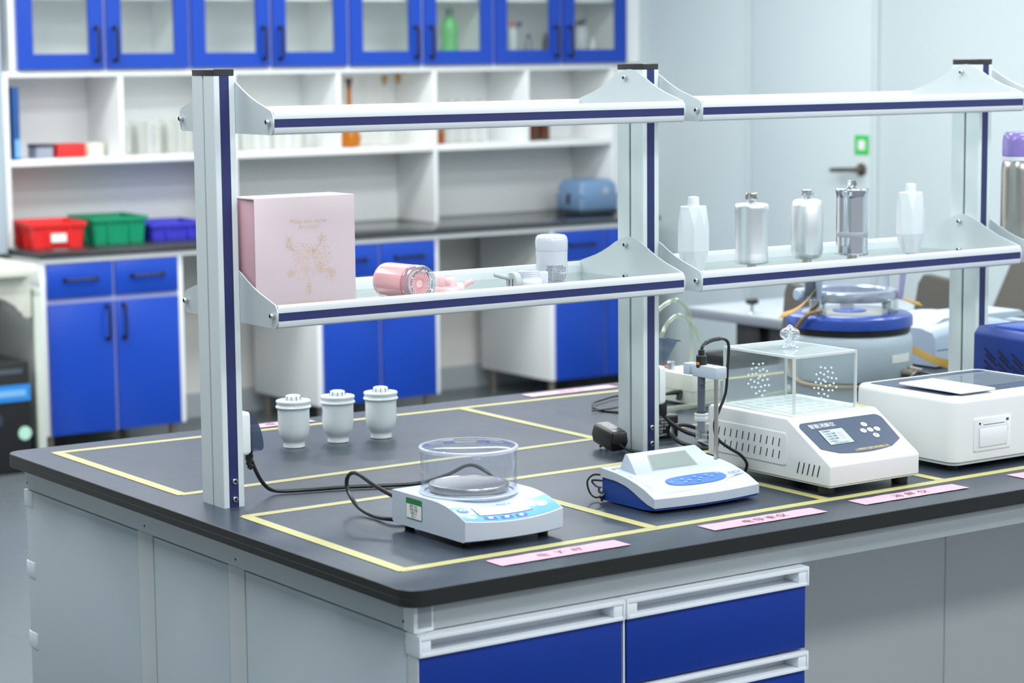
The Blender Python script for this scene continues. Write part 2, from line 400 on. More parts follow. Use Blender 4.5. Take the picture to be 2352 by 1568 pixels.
# pink labels
def pink(label, cx, cy, L, wd, txt, rot=0., mt='ink_faint', sp=.026, size=.022, shear=.15):
    m = M(); n = 14
    up = [(-L/2+L*i/n, wd/2+.0012*math.sin(i*1.7)) for i in range(n+1)]; lo = [(-L/2+L*i/n, -wd/2+.0012*math.sin(i*2.3+1)) for i in range(n+1)]
    m.add([(a[0], a[1], .0009) for a in up]+[(a[0], a[1], .0009+.0006*abs(math.sin(i*1.1))) for i, a in enumerate(lo)], [(i, i+1, n+2+i, n+1+i) for i in range(n)])
    o = solo('pink_label', label, 'label', m, 'pink_paper', (cx, cy, .0002), rot, group='pink paper labels on the worktop')
    for i, ch in enumerate(txt):
        lettering(ch, size, mt, o, ((i-(len(txt)-1)/2)*sp, random.uniform(-.003, .001), .0022), (1, random.uniform(-.1, .1), 0), (0, 1, 0), shear=shear)
pink('pink paper label handwritten in Chinese in front of the balance', .254, -.6425, .252, .047, '电子秤', mt='ink_faint', sp=.034)
pink('pink paper label handwritten in Chinese in front of the conductivity meter', .683, -.641, .252, .046, '电导率仪', mt='ink_black')
pink('pink paper label handwritten in Chinese in front of the digester', 1.03, -.6365, .256, .046, '消解仪', mt='ink_black', sp=.032)
pink('pink paper label at the right picture edge in front of the analyser', 1.43, -.6355, .256, .045, '')
pink('pink paper label on the far edge behind the first white cup', .53, .744, .15, .046, '电化', mt='ink_black', sp=.05, size=.026)
pink('pink paper label on the far edge left of the middle post', 1.30, .738, .25, .046, '超净台')

# =================================================================== REAGENT RACK
rack = thing('reagent_rack', 'white aluminium two-tier reagent rack with navy stripes along the bench', 'rack', (0, 0, 0))
PL = .9313; PA = .0405; PB = .0811; PH = .75; YC = PB/2
def post_profile():
    a, b = PA, PB; g = .0030; d = .004; s0, s1 = .0105, .0292; sd = .0016; c = .0012
    p = [(c, 0), (s0, 0), (s0, sd), (s1, sd), (s1, 0), (a-c, 0), (a, c), (a, YC-g), (a-d, YC-g), (a-d, YC+g), (a, YC+g), (a, b-c), (a-c, b),
         (s1, b), (s1, b-sd), (s0, b-sd), (s0, b), (c, b), (0, b-c), (0, YC+g), (d, YC+g), (d, YC-g), (0, YC-g), (0, c)]
    return p
pme = M().prism(post_profile(), 'z', 0, PH).mesh('post', 0, ang=20)
sme = M().box(.0107, .0290, .0006, .0022, 0, PH).mesh('stripe')
sme2 = M().box(.0107, .0290, PB-.0022, PB-.0006, 0, PH).mesh('stripe')
gme = M().box(.0030, .0044, YC-.0029, YC+.0029, 0, PH).mesh('groove')
cme = M(); slab(cme, -.0002, PA-.0003, .0004, PB, .002, [(PH, .0015), (PH+.0006, .0004), (PH+.0105, 0), (PH+.012, .0012)], 3); cme = cme.mesh('post_cap')
_sm = M().lathe([(.0045, 0), (.0052, -.0008), (.0052, -.003), (.0042, -.0044), (.0028, -.0046), (.0026, -.0030)], n=16, axis='y')
scr = _sm.mesh('screw', 0); scr.materials.append(MATS['steel_screw']); scr.materials.append(MATS['screw_socket'])
for p in scr.polygons:
    if max(math.hypot(scr.vertices[v].co.x, scr.vertices[v].co.z) for v in p.vertices) < .00285: p.material_index = 1
def screw(parent, loc, face='y'):
    o = part('screw', None, 'steel_screw', parent, me=scr); o.location = loc
    if face == 'x': o.rotation_euler = (0, 0, -PI/2); o.scale = (1, 1.7, 1)
    return o
def bracket_outline(z0):
    """sheet-metal side plate in (y, z): straight foot, concave flanks, round crown"""
    q = [(-.1305, .012), (-.1312, .024), (-.1296, .0330), (-.124, .0402), (-.110, .0447), (-.092, .0500), (-.070, .0565), (-.048, .0648), (-.026, .0748), (-.006, .0855), (.010, .0922), (.022, .0964), (.031, .0987), (YC, .0995)]
    right = [(2*YC-y, z) for y, z in reversed(q[:-1])]
    foot = [(2*YC+.1265, .003), (2*YC+.121, 0), (-.121, 0), (-.1265, .003)]
    return [(y, z0+z) for y, z in q+right+foot]
TIERS = (.6515, .3245)
bme = [M().prism(bracket_outline(z), 'x', 0, .0026).mesh('bracket', 0, ang=30) for z in TIERS]
SX = [(.0107, .029)]
for i in range(4):
    x = i*PL
    po = part('post', None, 'post_white', rack, me=pme); po.location = (x, 0, 0)
    part('stripe', None, 'stripe_navy', po, me=sme); part('stripe', None, 'stripe_navy', po, me=sme2)
    part('groove', None, 'groove_grey', po, me=gme); part('post_cap', None, 'cap_black', po, me=cme)
    for z in (.014, .046): screw(po, (.0215, .0008, z), 'y')
    for k, z in enumerate(TIERS):
        if i < 3:
            b = part('bracket', None, 'bracket_grey', rack, me=bme[k]); b.location = (x+PA+.0002, 0, 0)
            for y in (-.119, 2*YC+.119): screw(b, (0, y, z+.022), 'x')
        if i > 0:
            b = part('bracket', None, 'bracket_grey', rack, me=bme[k]); b.location = (x-.0028, 0, 0)
            for dz in (.083, .021): screw(b, (0, YC+.008, z+dz), 'x')
def rail_profile(z0, s):
    """front rail section in (y, z); s=-1 front, +1 back"""
    yf = .1300
    pr = [(yf-.004, .0005), (yf-.001, .003), (yf, .007), (yf, .0125), (yf-.0014, .0125), (yf-.0014, .0268), (yf, .0268), (yf, .0355), (yf-.0012, .0385), (yf-.004, .0398), (yf-.009, .0398), (yf-.0112, .0385),
          (yf-.012, .036), (yf-.0135, .034), (yf-.0145, .032), (yf-.0145, .012), (yf-.030, .0115), (yf-.030, .005), (yf-.020, .0005)]
    return [((-y if s < 0 else y+2*YC-.0005), z0+z) for y, z in pr]
for i in range(3):
    xa, xb = i*PL+PA+.0030, (i+1)*PL-.0030
    for k, z in enumerate(TIERS):
        for s in (-1, 1):
            r = part('shelf_rail', M().prism(rail_profile(z, s), 'x', xa, xb), 'rail_white', rack, ang=30)
            ya = -.1300 if s < 0 else 2*YC-.0005+.1300
            part('rail_stripe', M().box(xa, xb, min(ya-s*.0005, ya-s*.0016), max(ya-s*.0005, ya-s*.0016), z+.0127, z+.0266), 'stripe_navy', r)
        part('glass_shelf', M().box(xa+.001, xb-.001, -.1140, 2*YC+.1140, z+.0118, z+.0178), 'shelf_glass', rack)
ZS = TIERS[1]+.0180      # top of the lower glass shelf

# power sockets on the posts
def socket(x, label, up):
    t = thing('power_socket', label, 'socket', (x, .002, .088))
    m = M(); m.loft([[(px, p[0], p[1]) for p in rrect(0+i, .078-i, 0+i, .078-i, .007, 4)] for px, i in ((0, 0), (.010, 0), (.016, .002), (.019, .008))]); part('body', m, 'white_plastic', t)
    if up:   # cover flipped up
        c = crv([(.012, .078), (.030, .100), (.050, .125), (.058, .122)], 4)
    else:
        c = crv([(.018, .074), (.030, .062), (.040, .036), (.043, .012), (.038, .006)], 4)
    poly = [(p.x, p.y) for p in c] if False else [(p[0], p[1]) for p in c]
    m = M(); n = len(poly)
    m.add([(p[0], .004, p[1]) for p in poly]+[(p[0], .074, p[1]) for p in poly], [(i, i+1, n+i+1, n+i) for i in range(n-1)])
    if not up:
        m.add([(p[0], .004, p[1]) for p in poly]+[(.018, .004, .006)], [tuple(range(n+1))]); m.add([(p[0], .074, p[1]) for p in poly]+[(.018, .074, .006)], [tuple(range(n+1))])
    part('cover', m, 'smoke_cover', t, label='smoked flip cover')
    return t
socket(PA+.0003, 'white power socket with smoked cover on the first post', False)
socket(PL+PA+.0031, 'white power socket with raised smoked cover on the middle post', True)

# =================================================================== BALANCE
bal = thing('balance', 'pale grey electronic balance with round clear draft shield', 'balance', (.242, -.425, 0))
def btop(y):   # top surface height over local y
    t = (-.020 - y)
    return .0665 if t < 0 else .0665 - 2.15*t*t - .018*t
hx = .0965
def bfront(x): return -.113 - .013*(1-(x/hx)**2)
m = M(); loops = []
nx = 16
for i in range(nx+1):
    x = -hx + 2*hx*i/nx; yf = bfront(x); l = []
    ys = [.105 + (yf-.105)*k/18 for k in range(19)]
    l += [(x, y, btop(y)) for y in ys]
    l += [(x, yf+.001, .014), (x, yf+.006, .0115), (x, .100, .0115), (x, .105, .015)]
    loops.append(l)
m.loft(loops); part('housing', m, 'balance_grey', bal, bev=0, ang=40)
bsurf = lambda x, y, o=.0006: (x, y, btop(y)+o)
def bpatch(name, mt, x0, x1, ya, yb, o, n=10, parent=bal):
    """panel lying on the sloping face; ya/yb are distances back from the curved front"""
    m = M(); k = 6; vs = []
    for i in range(n+1):
        x = x0+(x1-x0)*i/n
        for j in range(k+1): vs.append(bsurf(x, bfront(x)+ya+(yb-ya)*j/k, o))
    m.add(vs, [(i*(k+1)+j, (i+1)*(k+1)+j, (i+1)*(k+1)+j+1, i*(k+1)+j+1) for i in range(n) for j in range(k)])
    return part(name, m, mt, parent)
pn = bpatch('control_panel', 'panel_sky', -.0945, .0945, .0025, .048, .0005, 16)
lcd = bpatch('display_frame', 'panel_slate', -.063, .040, .017, .042, .0009, 8, pn); bpatch('display', 'lcd_white', -.061, .038, .018, .041, .0013, 8, pn)
for x in (-.046, -.016, .012):
    k = bpatch('key', 'panel_royal', x-.012, x+.010, .006, .0135, .0010, 3, pn); 
    mm = M(); disc(mm, lambda u, v: bsurf(u, bfront(u)+v, .0014), x-.001, .0098, .0045, .0026, 14); part('key_mark', mm, 'paper_white', pn)
mm = M(); disc(mm, lambda u, v: bsurf(u, bfront(u)+v, .0011), .067, .026, .012, .0075); part('round_key', mm, 'panel_soft', pn)
mm = M(); disc(mm, lambda u, v: bsurf(u, bfront(u)+v, .0011), -.079, .0125, .008, .0045); part('round_key', mm, 'panel_soft', pn)
mm = M(); disc(mm, lambda u, v: bsurf(u, bfront(u)+v, .0011), -.081, .034, .010, .0075); part('logo_badge', mm, 'panel_royal', pn)
lettering('HZ', .010, 'text_white', pn, bsurf(-.081, bfront(-.081)+.034, .0022), (1, 0, .0), (0, 1, .33))
lettering('电子天平', .007, 'panel_royal', pn, bsurf(.0, bfront(0)+.0455, .0016), (1, 0, 0), (0, 1, .28))
part('shield_seat', M().lathe([(.082, .0660), (.0825, .0685), (.081, .0698), (.076, .0698), (.074, .068)], -.004, .013, 0, n=40, cap=False), 'balance_grey', bal)
part('weighing_pan', M().lathe([(.058, .0700), (.0655, .0705), (.0665, .0725), (.0665, .0800), (.0655, .0815), (.060, .0820), (.059, .0812)], -.004, .013, 0, n=48), 'stainless', bal)
ds = part('draft_shield', M().lathe([(.0795, .0690), (.0795, .139)], -.004, .013, 0, n=48, cap=False), 'dome_clear', bal)
part('shield_rim', M().lathe([(.0800, .137), (.0820, .1375), (.0828, .1400), (.0822, .1425), (.0805, .1435), (.0775, .1435), (.0775, .139), (.0795, .137)], -.004, .013, 0, n=48, cap=False), 'dome_rim', ds)
part('shield_lid', M().lathe([(.0775, .1425), (.060, .1455), (.03, .1470), (.002, .1474)], -.004, .013, 0, n=48), 'dome_clear', ds)
part('shield_base_rim', M().lathe([(.0795, .0695), (.0807, .0700), (.0807, .0722), (.0795, .0725)], -.004, .013, 0, n=48, cap=False), 'dome_rim', ds)
part('lid_tab', M().box(-.012, .002, -.0715, -.0685, .1330, .1400).xf(Matrix.Rotation(math.radians(-28), 4, 'Z')), 'dome_rim', ds, bev=.001)
st = part('inspection_sticker', M().prism(rrect(.013, .061, .026, .0605, .003, 3), 'x', -hx-.0006, -hx+.0004), 'label_green', bal, label='green and white inspection sticker')
part('sticker_paper', M().prism(rrect(.0145, .0595, .0275, .0505, .001, 2), 'x', -hx-.0010, -hx), 'paper_white', st)
for k in range(4): lettering(['编号 2021', '校准 合格', '有效 12', '检 11'][k], .0056, 'ink_black', st, (-hx-.0014, .037, .0475-.0056*k), (0, -1, 0), (0, 0, 1))
for x in (-.075, .075):
    for y in (-.085, .085): part('foot', M().lathe([(.008, 0), (.009, .002), (.009, .013)], x, y, 0, n=14), 'rubber_black', bal)
# balance cord
cp = crv([(.069, .036, .098), (.073, .036, .080), (.082, .036, .055), (.104, .046, .025), (.135, .060, .007), (.185, .044, .0045), (.263, .021, .0045), (.335, -.014, .0045), (.385, -.034, .006), (.425, -.066, .022), (.468, -.074, .036), (.492, -.105, .020),
          (.480, -.17, .0045), (.40, -.25, .0045), (.28, -.298, .0045), (.205, -.305, .0045), (.166, -.288, .0075), (.163, -.232, .0045), (.163, -.182, .012), (.163, -.150, .033), (.163, -.144, .052), (.163, -.156, .066), (.163, -.182, .070), (.163, -.236, .058), (.165, -.300, .047), (.168, -.318, .045)], 7)
cord = thing('looping_cord', 'black power cord looping from the socket to the balance', 'cord', (0, 0, 0))
part('cable', M().tube(cp, .0036, 10), 'cable_black', cord)
part('plug', M().box(.0605, .072, .022, .052, .099, .128).lathe([(.0085, .086), (.010, .099), (.008, .101)], .069, .036, 0, n=14), 'rubber_black', cord, bev=.002)
part('strain_relief', M().tube([(.0695, .036, .094-.0045*k) if k % 2 == 0 else (.0695+.0006*k, .036, .094-.0045*k) for k in range(9)], [.0075, .0082, .0068, .0076, .0062, .0070, .0056, .0062, .0046], 12), 'rubber_black', cord)
part('jack', M().tube([(.1685, -.304, .0452), (.168, -.324, .0452)], .0055, 12), 'rubber_black', cord)

# =================================================================== CONDUCTIVITY METER
met = thing('conductivity_meter', 'white and blue conductivity meter with electrode stand', 'meter', (.678, -.42, 0))
hw = .118
def mtop(y):   # white shell top over local y (front -.08 .. back .072)
    pts = [(-.080, .0265), (-.052, .039), (-.030, .046), (-.004, .052), (.03, .057), (.072, .060)]
    for (a, za), (b, zb) in zip(pts, pts[1:]):
        if y <= b: return za+(zb-za)*(y-a)/(b-a)
    return .06
def mlow(y):   # seam between white shell and blue base
    pts = [(-.080, .0105), (-.062, .014), (-.040, .022), (-.020, .031), (.0, .038), (.03, .043), (.072, .044)]
    for (a, za), (b, zb) in zip(pts, pts[1:]):
        if y <= b: return za+(zb-za)*(y-a)/(b-a)
    return .044
def mfr(x): return -.012*(1-(x/hw)**2)
def mshell(f0, f1, inset):
    m = M(); loops = []; h = hw-inset
    for i in range(15):
        x = -h+2*h*i/14; ys = [(-.080+inset) + (.152-2*inset)*k/16 for k in range(17)]
        yy = lambda y: y + mfr(x)*max(0, min(1, (-y)/.08))
        up = [(x, yy(y), f1(y)) for y in ys]; dn = [(x, yy(y), f0(y)) for y in reversed(ys)]
        loops.append(up+dn)
    return m.loft(loops)
part('top_shell', mshell(mlow, mtop, 0), 'meter_white', met, ang=32)
part('base_shell', mshell(lambda y: .003 + max(0, (-.045-y))*.10, lambda y: mlow(y)+.0002, .0025), 'meter_blue', met, ang=40)
# raised ledge step on the front
def mpatch(name, mt, outline, o, parent=met):
    m = M(); m.add([(x, y+mfr(x)*max(0, min(1, -y/.08)), mtop(y)+o) for x, y in outline], [tuple(range(len(outline)))]); return part(name, m, mt, parent)
wz = M()   # wedge that carries the display
W0, W1 = -.088, .066
poly = [(.036, .0855), (.040, .0855), (.0585, .056), (-.012, .048), (-.010, .0505)]
wz.loft([[(W0-.004, .0, .050), (W0-.004, .052, .056), (W0, .040, .0855), (W0, .034, .0855)], [(W1+.030, -.004, .050), (W1+.022, .052, .056), (W1, .038, .0860), (W1, .032, .0860)]])
wd = part('display_wedge', wz, 'meter_white', met, bev=.001)
A = Vector((W0-.004, .0, .050)); B = Vector((W1+.030, -.004, .050)); Cc = Vector((W1, .032, .0860)); D = Vector((W0, .034, .0855))
def wf(u, v, o=.0008):
    p = (A*(1-u)+B*u)*(1-v)+(D*(1-u)+Cc*u)*v; n = (B-A).cross(D-A).normalized(); return tuple(p+n*o)
mm = M(); mm.add([wf(.205, .20), wf(.765, .20), wf(.790, .86), wf(.255, .86)], [(0, 1, 2, 3)]); part('display_bezel', mm, 'cap_grey', wd)
mm = M(); mm.add([wf(.222, .23, .0013), wf(.752, .23, .0013), wf(.775, .83, .0013), wf(.268, .83, .0013)], [(0, 1, 2, 3)]); part('display', mm, 'lcd_grey', wd)
ol = []
for i in range(33):
    a = 2*PI*i/32; ol.append((.004+.0665*math.copysign(abs(math.cos(a))**.7, math.cos(a)), -.0395+.0155*math.copysign(abs(math.sin(a))**.8, math.sin(a)) - .004*math.cos(a)**2*0))
kp = mpatch('keypad', 'membrane_blue', ol[:-1], .0012)
for x, y in ((-.052, -.040), (-.026, -.036), (-.014, -.041), (-.026, -.046), (.004, -.034), (.012, -.040), (.004, -.046), (.030, -.034), (.038, -.040), (.056, -.034)):
    mm = M(); disc(mm, lambda u, v: (u, v+mfr(u)*-v/.08, mtop(v)+.0019), x, y, .0045, .0017, 12); part('key_mark', mm, 'membrane_mark', kp)
part('front_ledge', M().tube(crv([(-.106, .004, mtop(.004)+.0005), (-.104, -.045, mtop(-.045)+.0002), (-.100, -.066, mtop(-.066)), (-.05, -.0735, mtop(-.066)), (.03, -.071, mtop(-.064)), (.07, -.055, mtop(-.052)+.001), (.112, -.044, mtop(-.044)+.001)], 6), .0013, 8), 'meter_white', met)
lettering('INESA', .0115, 'panel_slate', met, (.092, -.043, mtop(-.040)+.0030), (1, 0, 0), (0, 1, .34), shear=.1)
lettering('上海仪电', .005, 'panel_slate', met, (.092, -.0525, mtop(-.050)+.0030), (1, 0, 0), (0, 1, .44))
mm = M(); disc(mm, lambda u, v: (u, v, mtop(v)+.0008), -.104, .052, .0045, .0035, 12); part('logo_dot', mm, 'orange_label', met)
lettering('雷磁', .007, 'membrane_blue', met, (-.092, .052, mtop(.05)+.001), (1, 0, 0), (0, 1, .1))
# stand + electrode
rx, ry = .110, .028
part('stand_rod', M().lathe([(.0040, .058), (.0040, .208)], rx, ry, 0, n=14), 'stainless', met)
am = part('holder_arm', M().box(rx-.008, rx+.018, ry-.009, ry+.060, .2015, .2235), 'machine_grey', met, bev=.0025)
part('arm_clip', M().box(rx-.008, rx+.014, ry+.066, ry+.084, .203, .2235).box(rx-.004, rx+.010, ry+.058, ry+.068, .206, .2205), 'machine_grey', am, bev=.0015)
part('arm_screw', M().lathe([(.002, .2235), (.002, .2245)], rx+.004, ry+.012, 0, n=10), 'steel_screw', am)
part('arm_spring', M().add([(rx-.004, ry, .200), (rx+.004, ry+.004, .2005), (rx-.002, ry+.040, .188), (rx-.008, ry+.036, .1875)], [(0, 1, 2, 3)]), 'stainless', am)
ex, ey = rx+.0005, ry+.042
el = part('electrode', M().lathe([(.0070, .104), (.0070, .214), (.0068, .216)], ex, ey, 0, n=20), 'electrode_grey', met)
part('electrode_cap', M().lathe([(.0070, .216), (.0098, .2195), (.0098, .239), (.0085, .2405), (.0060, .2410), (.0058, .2500), (.0040, .2510)], ex, ey, 0, n=20), 'rubber_black', el)
part('cap_label', M().box(ex-.0105, ex-.0090, ey-.005, ey+.002, .224, .229), 'orange_label', el)
part('electrode_collar', M().lathe([(.009, .1355), (.010, .137), (.009, .1385)], ex, ey, 0, n=18), 'rubber_black', el)
part('electrode_tip', M().lathe([(.005, .098), (.0055, .104)], ex, ey, 0, n=12).box(ex-.003, ex-.0005, ey-.002, ey+.002, .088, .099), 'equip_black', el)
part('storage_cap', M().lathe([(.0115, .121), (.0128, .1235), (.0128, .1285), (.0122, .1295), (.0128, .1305), (.0128, .1340), (.010, .1352)], ex, ey, 0, n=22), 'acrylic_edge', el)
part('storage_bottle', M().lathe([(.0098, .084), (.0105, .086), (.0105, .1225)], ex, ey, 0, n=22), 'cap_crystal', el)
ec = crv([(ex, ey, .249), (ex+.004, ey, .258), (ex+.022, ey+.004, .264), (ex+.046, ey+.008, .266), (ex+.066, ey+.010, .262), (ex+.073, ey+.010, .248), (ex+.070, ey+.010, .208), (ex+.066, ey+.010, .165), (ex+.048, ey+.008, .133), (ex+.036, ey+.006, .112), (ex+.040, ey+.004, .085), (ex+.064, ey, .065), (ex+.092, ey-.002, .048), (ex+.104, ey-.006, .030), (ex+.100, ey-.002, .012)], 6)
part('electrode_cable', M().tube(ec, [.0040 if 8 < i < 20 else .0028 for i in range(len(ec))], 8), 'cable_black', met)
part('second_cable', M().tube(crv([(.112, .070, .052), (.134, .086, .054), (.158, .084, .046), (.176, .078, .030), (.186, .074, .010)], 6), .0027, 8), 'cable_black', met)
mm = M(); mm.tube(crv([(-.113, .073, .046), (-.124, .085, .046), (-.132, .092, .034), (-.128, .090, .014), (-.122, .080, .006), (-.112, .074, .010)], 5), .0017, 6).tube(crv([(-.113, .073, .036), (-.126, .086, .036), (-.120, .082, .026), (-.114, .074, .024)], 5), .0017, 6)
mm.tube(crv([(-.118, .076, .022), (-.122, .070, .018), (-.116, .064, .014), (-.123, .066, .009), (-.116, .072, .006), (-.124, .060, .004)], 4), .0024, 6)
part('rear_cables', mm, 'cable_black', met)

# =================================================================== DIGESTER
dig = thing('digester', 'white digester with slanted navy control panel and clear acrylic hood', 'instrument', (.898, -.572, 0))
DW = .220; DD = .334
side = [(0, .019), (0, .0555), (.003, .059), (.112, .1262), (.116, .1275), (DD-.006, .1275), (DD, .1215), (DD, .019)]
part('housing', M().prism(side, 'x', 0, DW), 'body_white', dig, bev=.0028, seg=3)
part('base_plate', M().box(.002, DW-.002, .002, DD-.003, .0165, .0188), 'frame_grey', dig, bev=.0005)
for x in (.020, DW-.020):
    for y in (.030, DD-.04): part('foot', M().lathe([(.0135, 0), (.0145, .001), (.0155, .0165)], x, y, 0, n=18), 'rubber_black', dig)
part('side_rib', M().loft([[(px, p[0], p[1]) for p in rrect(.112+i, .322-i, .040+i, .102-i, .008, 4)] for px, i in ((.0002, 0), (-.0014, .0012), (-.0016, .003))]), 'body_white', dig, ang=50)
vs = M().prism([(-.0024, -.0075), (-.0010, -.0075), (.0024, .0075), (.0010, .0075)], 'x', -.0006, .0004).mesh('vent_slot')
for r in range(2):
    for i in range(11):
        o = part('vent_slot', None, 'slot_dark', dig, me=vs); o.location = (-.0018, .300-.0168*i, .082-.0225*r); o.scale = (1, -1, 1)
vs2 = M().prism([(-.0038, -.0105), (-.0022, -.0105), (.0038, .0105), (.0022, .0105)], 'x', -.0006, .0004).mesh('vent_slot')
for i in range(5):
    o = part('vent_slot', None, 'slot_dark', dig, me=vs2); o.location = (-.0004, .082-.0132*i, .043); o.scale = (1, -1, 1)
# slanted panel frame: u along x, v up the slope
s0 = Vector((0, .003, .059)); sv = (Vector((0, .112, .1262))-s0); SL = sv.length; svn = sv.normalized(); sn = Vector((1, 0, 0)).cross(svn)
def sf(u, v, o=.0008): return tuple(s0+Vector((u, 0, 0))+svn*v+sn*o)
ol = []
for cx, cy, r, a0 in ((.197, .098, .014, 0), (.022, .098, .014, PI/2)):
    for k in range(7): a = a0+PI/2*k/6; ol.append((cx+r*math.cos(a), cy+r*math.sin(a)))
for k in range(13):
    x = .012+.195*k/12; ol.append((x, .030-.012*math.sin(PI*k/12) + (0.010*(1-min(1, k/2.)) if k < 2 else 0) + (.010*(1-min(1, (12-k)/2.)) if k > 10 else 0)))
mm = M(); mm.add([sf(u, v) for u, v in ol], [tuple(range(len(ol)))]); cpn = part('control_panel', mm, 'panel_slate', dig)
mm = M(); mm.add([sf(.040, .046, .0012), sf(.102, .046, .0012), sf(.102, .088, .0012), sf(.040, .088, .0012)], [(0, 1, 2, 3)]); part('screen_frame', mm, 'rubber_black', cpn)
mm = M(); mm.add([sf(.041, .0465, .0016), sf(.099, .0465, .0016), sf(.099, .0865, .0016), sf(.041, .0865, .0016)], [(0, 1, 2, 3)]); scn = part('screen', mm, 'lcd_pale', cpn)
for k, t in enumerate(('功能模式', '1 COD 消解', '2 总磷 消解', '3 总氮 消解', '4 自定义')):
    lettering(t, .0052, 'panel_slate', scn, sf(.046, .0815-.0068*k, .0019), (1, 0, 0), svn, 'LEFT')
lettering('2021-06-18 10:25', .0046, 'panel_slate', scn, sf(.070, .0492, .0019), (1, 0, 0), svn)
for k in range(3): lettering('165℃', .0050, 'red_text', scn, sf(.083, .0745-.0068*k, .0019), (1, 0, 0), svn)
lettering('智能消解仪', .0125, 'text_white', cpn, sf(.060, .0985, .0014), (1, 0, 0), svn)
lettering('上海精密仪器仪表有限公司', .0070, 'gold_foil', cpn, sf(.125, .0255, .0014), (1, 0, 0), svn)
for (u, v, t) in ((.155, .088, '▲'), (.141, .072, '设置'), (.158, .072, '确认'), (.175, .072, '返回'), (.160, .056, '▼')):
    mm = M(); disc(mm, lambda a, b: sf(a, b, .0014), u, v, .0068, .0058, 18); k = part('key', mm, 'paper_white', cpn)
    lettering(t, .0050 if len(t) == 1 else .0044, 'panel_slate', k, sf(u, v, .0018), (1, 0, 0), svn)
# heating block and acrylic hood
hb = part('heating_block', M().box(.018, .188, .118, .322, .1275, .1298), 'body_white', dig, bev=.001)
part('block_inset', M().box(.036, .172, .140, .300, .1298, .1312), 'white_plastic', dig, bev=.0008)
hm = M().lathe([(.0085, 0), (.0085, .0004)], n=18).mesh('well')
for i in range(5):
    for j in range(5):
        o = part('well', None, 'well_grey', dig, me=hm); o.location = (.054+.0245*i, .160+.030*j, .1311)
part('warning_label', M().box(.190, .214, .125, .155, .1276, .1280), 'yellow_tape', dig)
hx0, hx1, hy0, hy1, hz0, hz1 = .025, .180, .123, .319, .1300, .236
hood = part('hood', M().box(hx0, hx1, hy0, hy1, hz1-.004, hz1), 'acrylic_top', dig, label='clear acrylic hood with spiral air holes')
for a in ((hx0, hx0+.004, hy0, hy1), (hx1-.004, hx1, hy0, hy1), (hx0+.004, hx1-.004, hy0, hy0+.004), (hx0+.004, hx1-.004, hy1-.004, hy1)):
    part('hood_wall', M().box(*a, hz0, hz1-.004), 'acrylic', hood)
e = .0044
for x in (hx0-.0003, hx1-e+.0003):
    for y in (hy0-.0003, hy1-e+.0003): part('hood_edge', M().box(x, x+e, y, y+e, hz0, hz1), 'acrylic_edge', hood)
for y in (hy0-.0002, hy1-e+.0002): part('hood_edge', M().box(hx0, hx1, y, y+e, hz1-.0042, hz1+.0003), 'acrylic_edge', hood)
for x in (hx0-.0002, hx1-e+.0002): part('hood_edge', M().box(x, x+e, hy0, hy1, hz1-.0042, hz1+.0003), 'acrylic_edge', hood)
def spiral():
    o = []
    for k in range(1, 29): r = .0058*math.sqrt(k); a = k*2.39996; o.append((r*math.cos(a), r*math.sin(a)))
    return [(0, 0)]+o
hl = M()
for u, v in spiral():
    hl.lathe([(.0019, -.0003), (.0019, .0020), (.0010, .0020)], hx0, .5*(hy0+hy1)+u*1.05, .186+v*1.05, n=8, axis='x'); hl.lathe([(.0019, -.0003), (.0019, .0020), (.0010, .0020)], .5*(hx0+hx1)+u, hy0, .184+v, n=8, axis='y')
part('air_holes', hl, 'frost', hood, kind='stuff')
kb = M().lathe([(.017, 0), (.0175, .002), (.012, .0045), (.0085, .008), (.0075, .013), (.0105, .0165), (.0165, .021), (.0185, .0265), (.0170, .032), (.0125, .036), (.0070, .0385), (.0048, .0410), (.0030, .0430), (.0006, .0436)], .5*(hx0+hx1), .5*(hy0+hy1), hz1+.0004, n=48, wave=lambda a: 1+.055*math.cos(12*a))
part('hood_knob', kb, 'cap_crystal', hood, label='faceted clear knob')

# =================================================================== WHITE ANALYSER WITH PRINTER
an = thing('analyser', 'white box analyser with grey touch panel and built-in printer', 'instrument', (1.241, -.538, 0))
AW, AD, AH = .342, .268, .1395
m = M(); slab(m, 0, AW, 0, AD, .022, [(.016, .003), (.018, .0005), (.0185, 0), (.128, 0), (.136, .0022), (AH, .007)], 8); part('housing', m, 'body_white', an, ang=40)
m = M(); slab(m, .003, AW-.003, .003, AD-.003, .02, [(.012, 0), (.016, 0)], 6); part('base_plate', m, 'frame_grey', an)
for x in (.035, AW-.035):
    for y in (.035, AD-.035): part('foot', M().lathe([(.011, 0), (.012, .013)], x, y, 0, n=14), 'rubber_black', an)
m = M(); slab(m, .020, AW-.020, .032, AD-.020, .010, [(AH-.0002, 0), (AH+.0008, .0004)], 4); tp = part('touch_panel', m, 'panel_slate', an)
part('screen', M().box(.150, AW-.035, .075, AD-.060, AH+.0008, AH+.0014), 'screen_glass', tp)
part('screen_frame', M().box(.146, AW-.031, AD-.060, AD-.057, AH+.0008, AH+.0024).box(AW-.035, AW-.0325, .072, AD-.060, AH+.0008, AH+.0024), 'machine_silver', tp)
lettering('水质测定仪', .012, 'machine_silver', tp, (.150, AD-.040, AH+.0013), (1, 0, 0), (0, 1, 0)); lettering('COD NH3', .006, 'machine_silver', tp, (.165, AD-.051, AH+.0013), (1, 0, 0), (0, 1, 0))
lid = M(); lid.loft([[(p[0], p[1], z+.006-.03*(p[0]-.03)*.0+.00*(p[1])) for p in rrect(.030, .126, .012, .178, .006, 3)] for z in (AH-.001, AH+.0025)])
ldo = part('sample_lid', lid, 'white_plastic', an, bev=.0008); ldo.rotation_euler = (0, 0, 0)
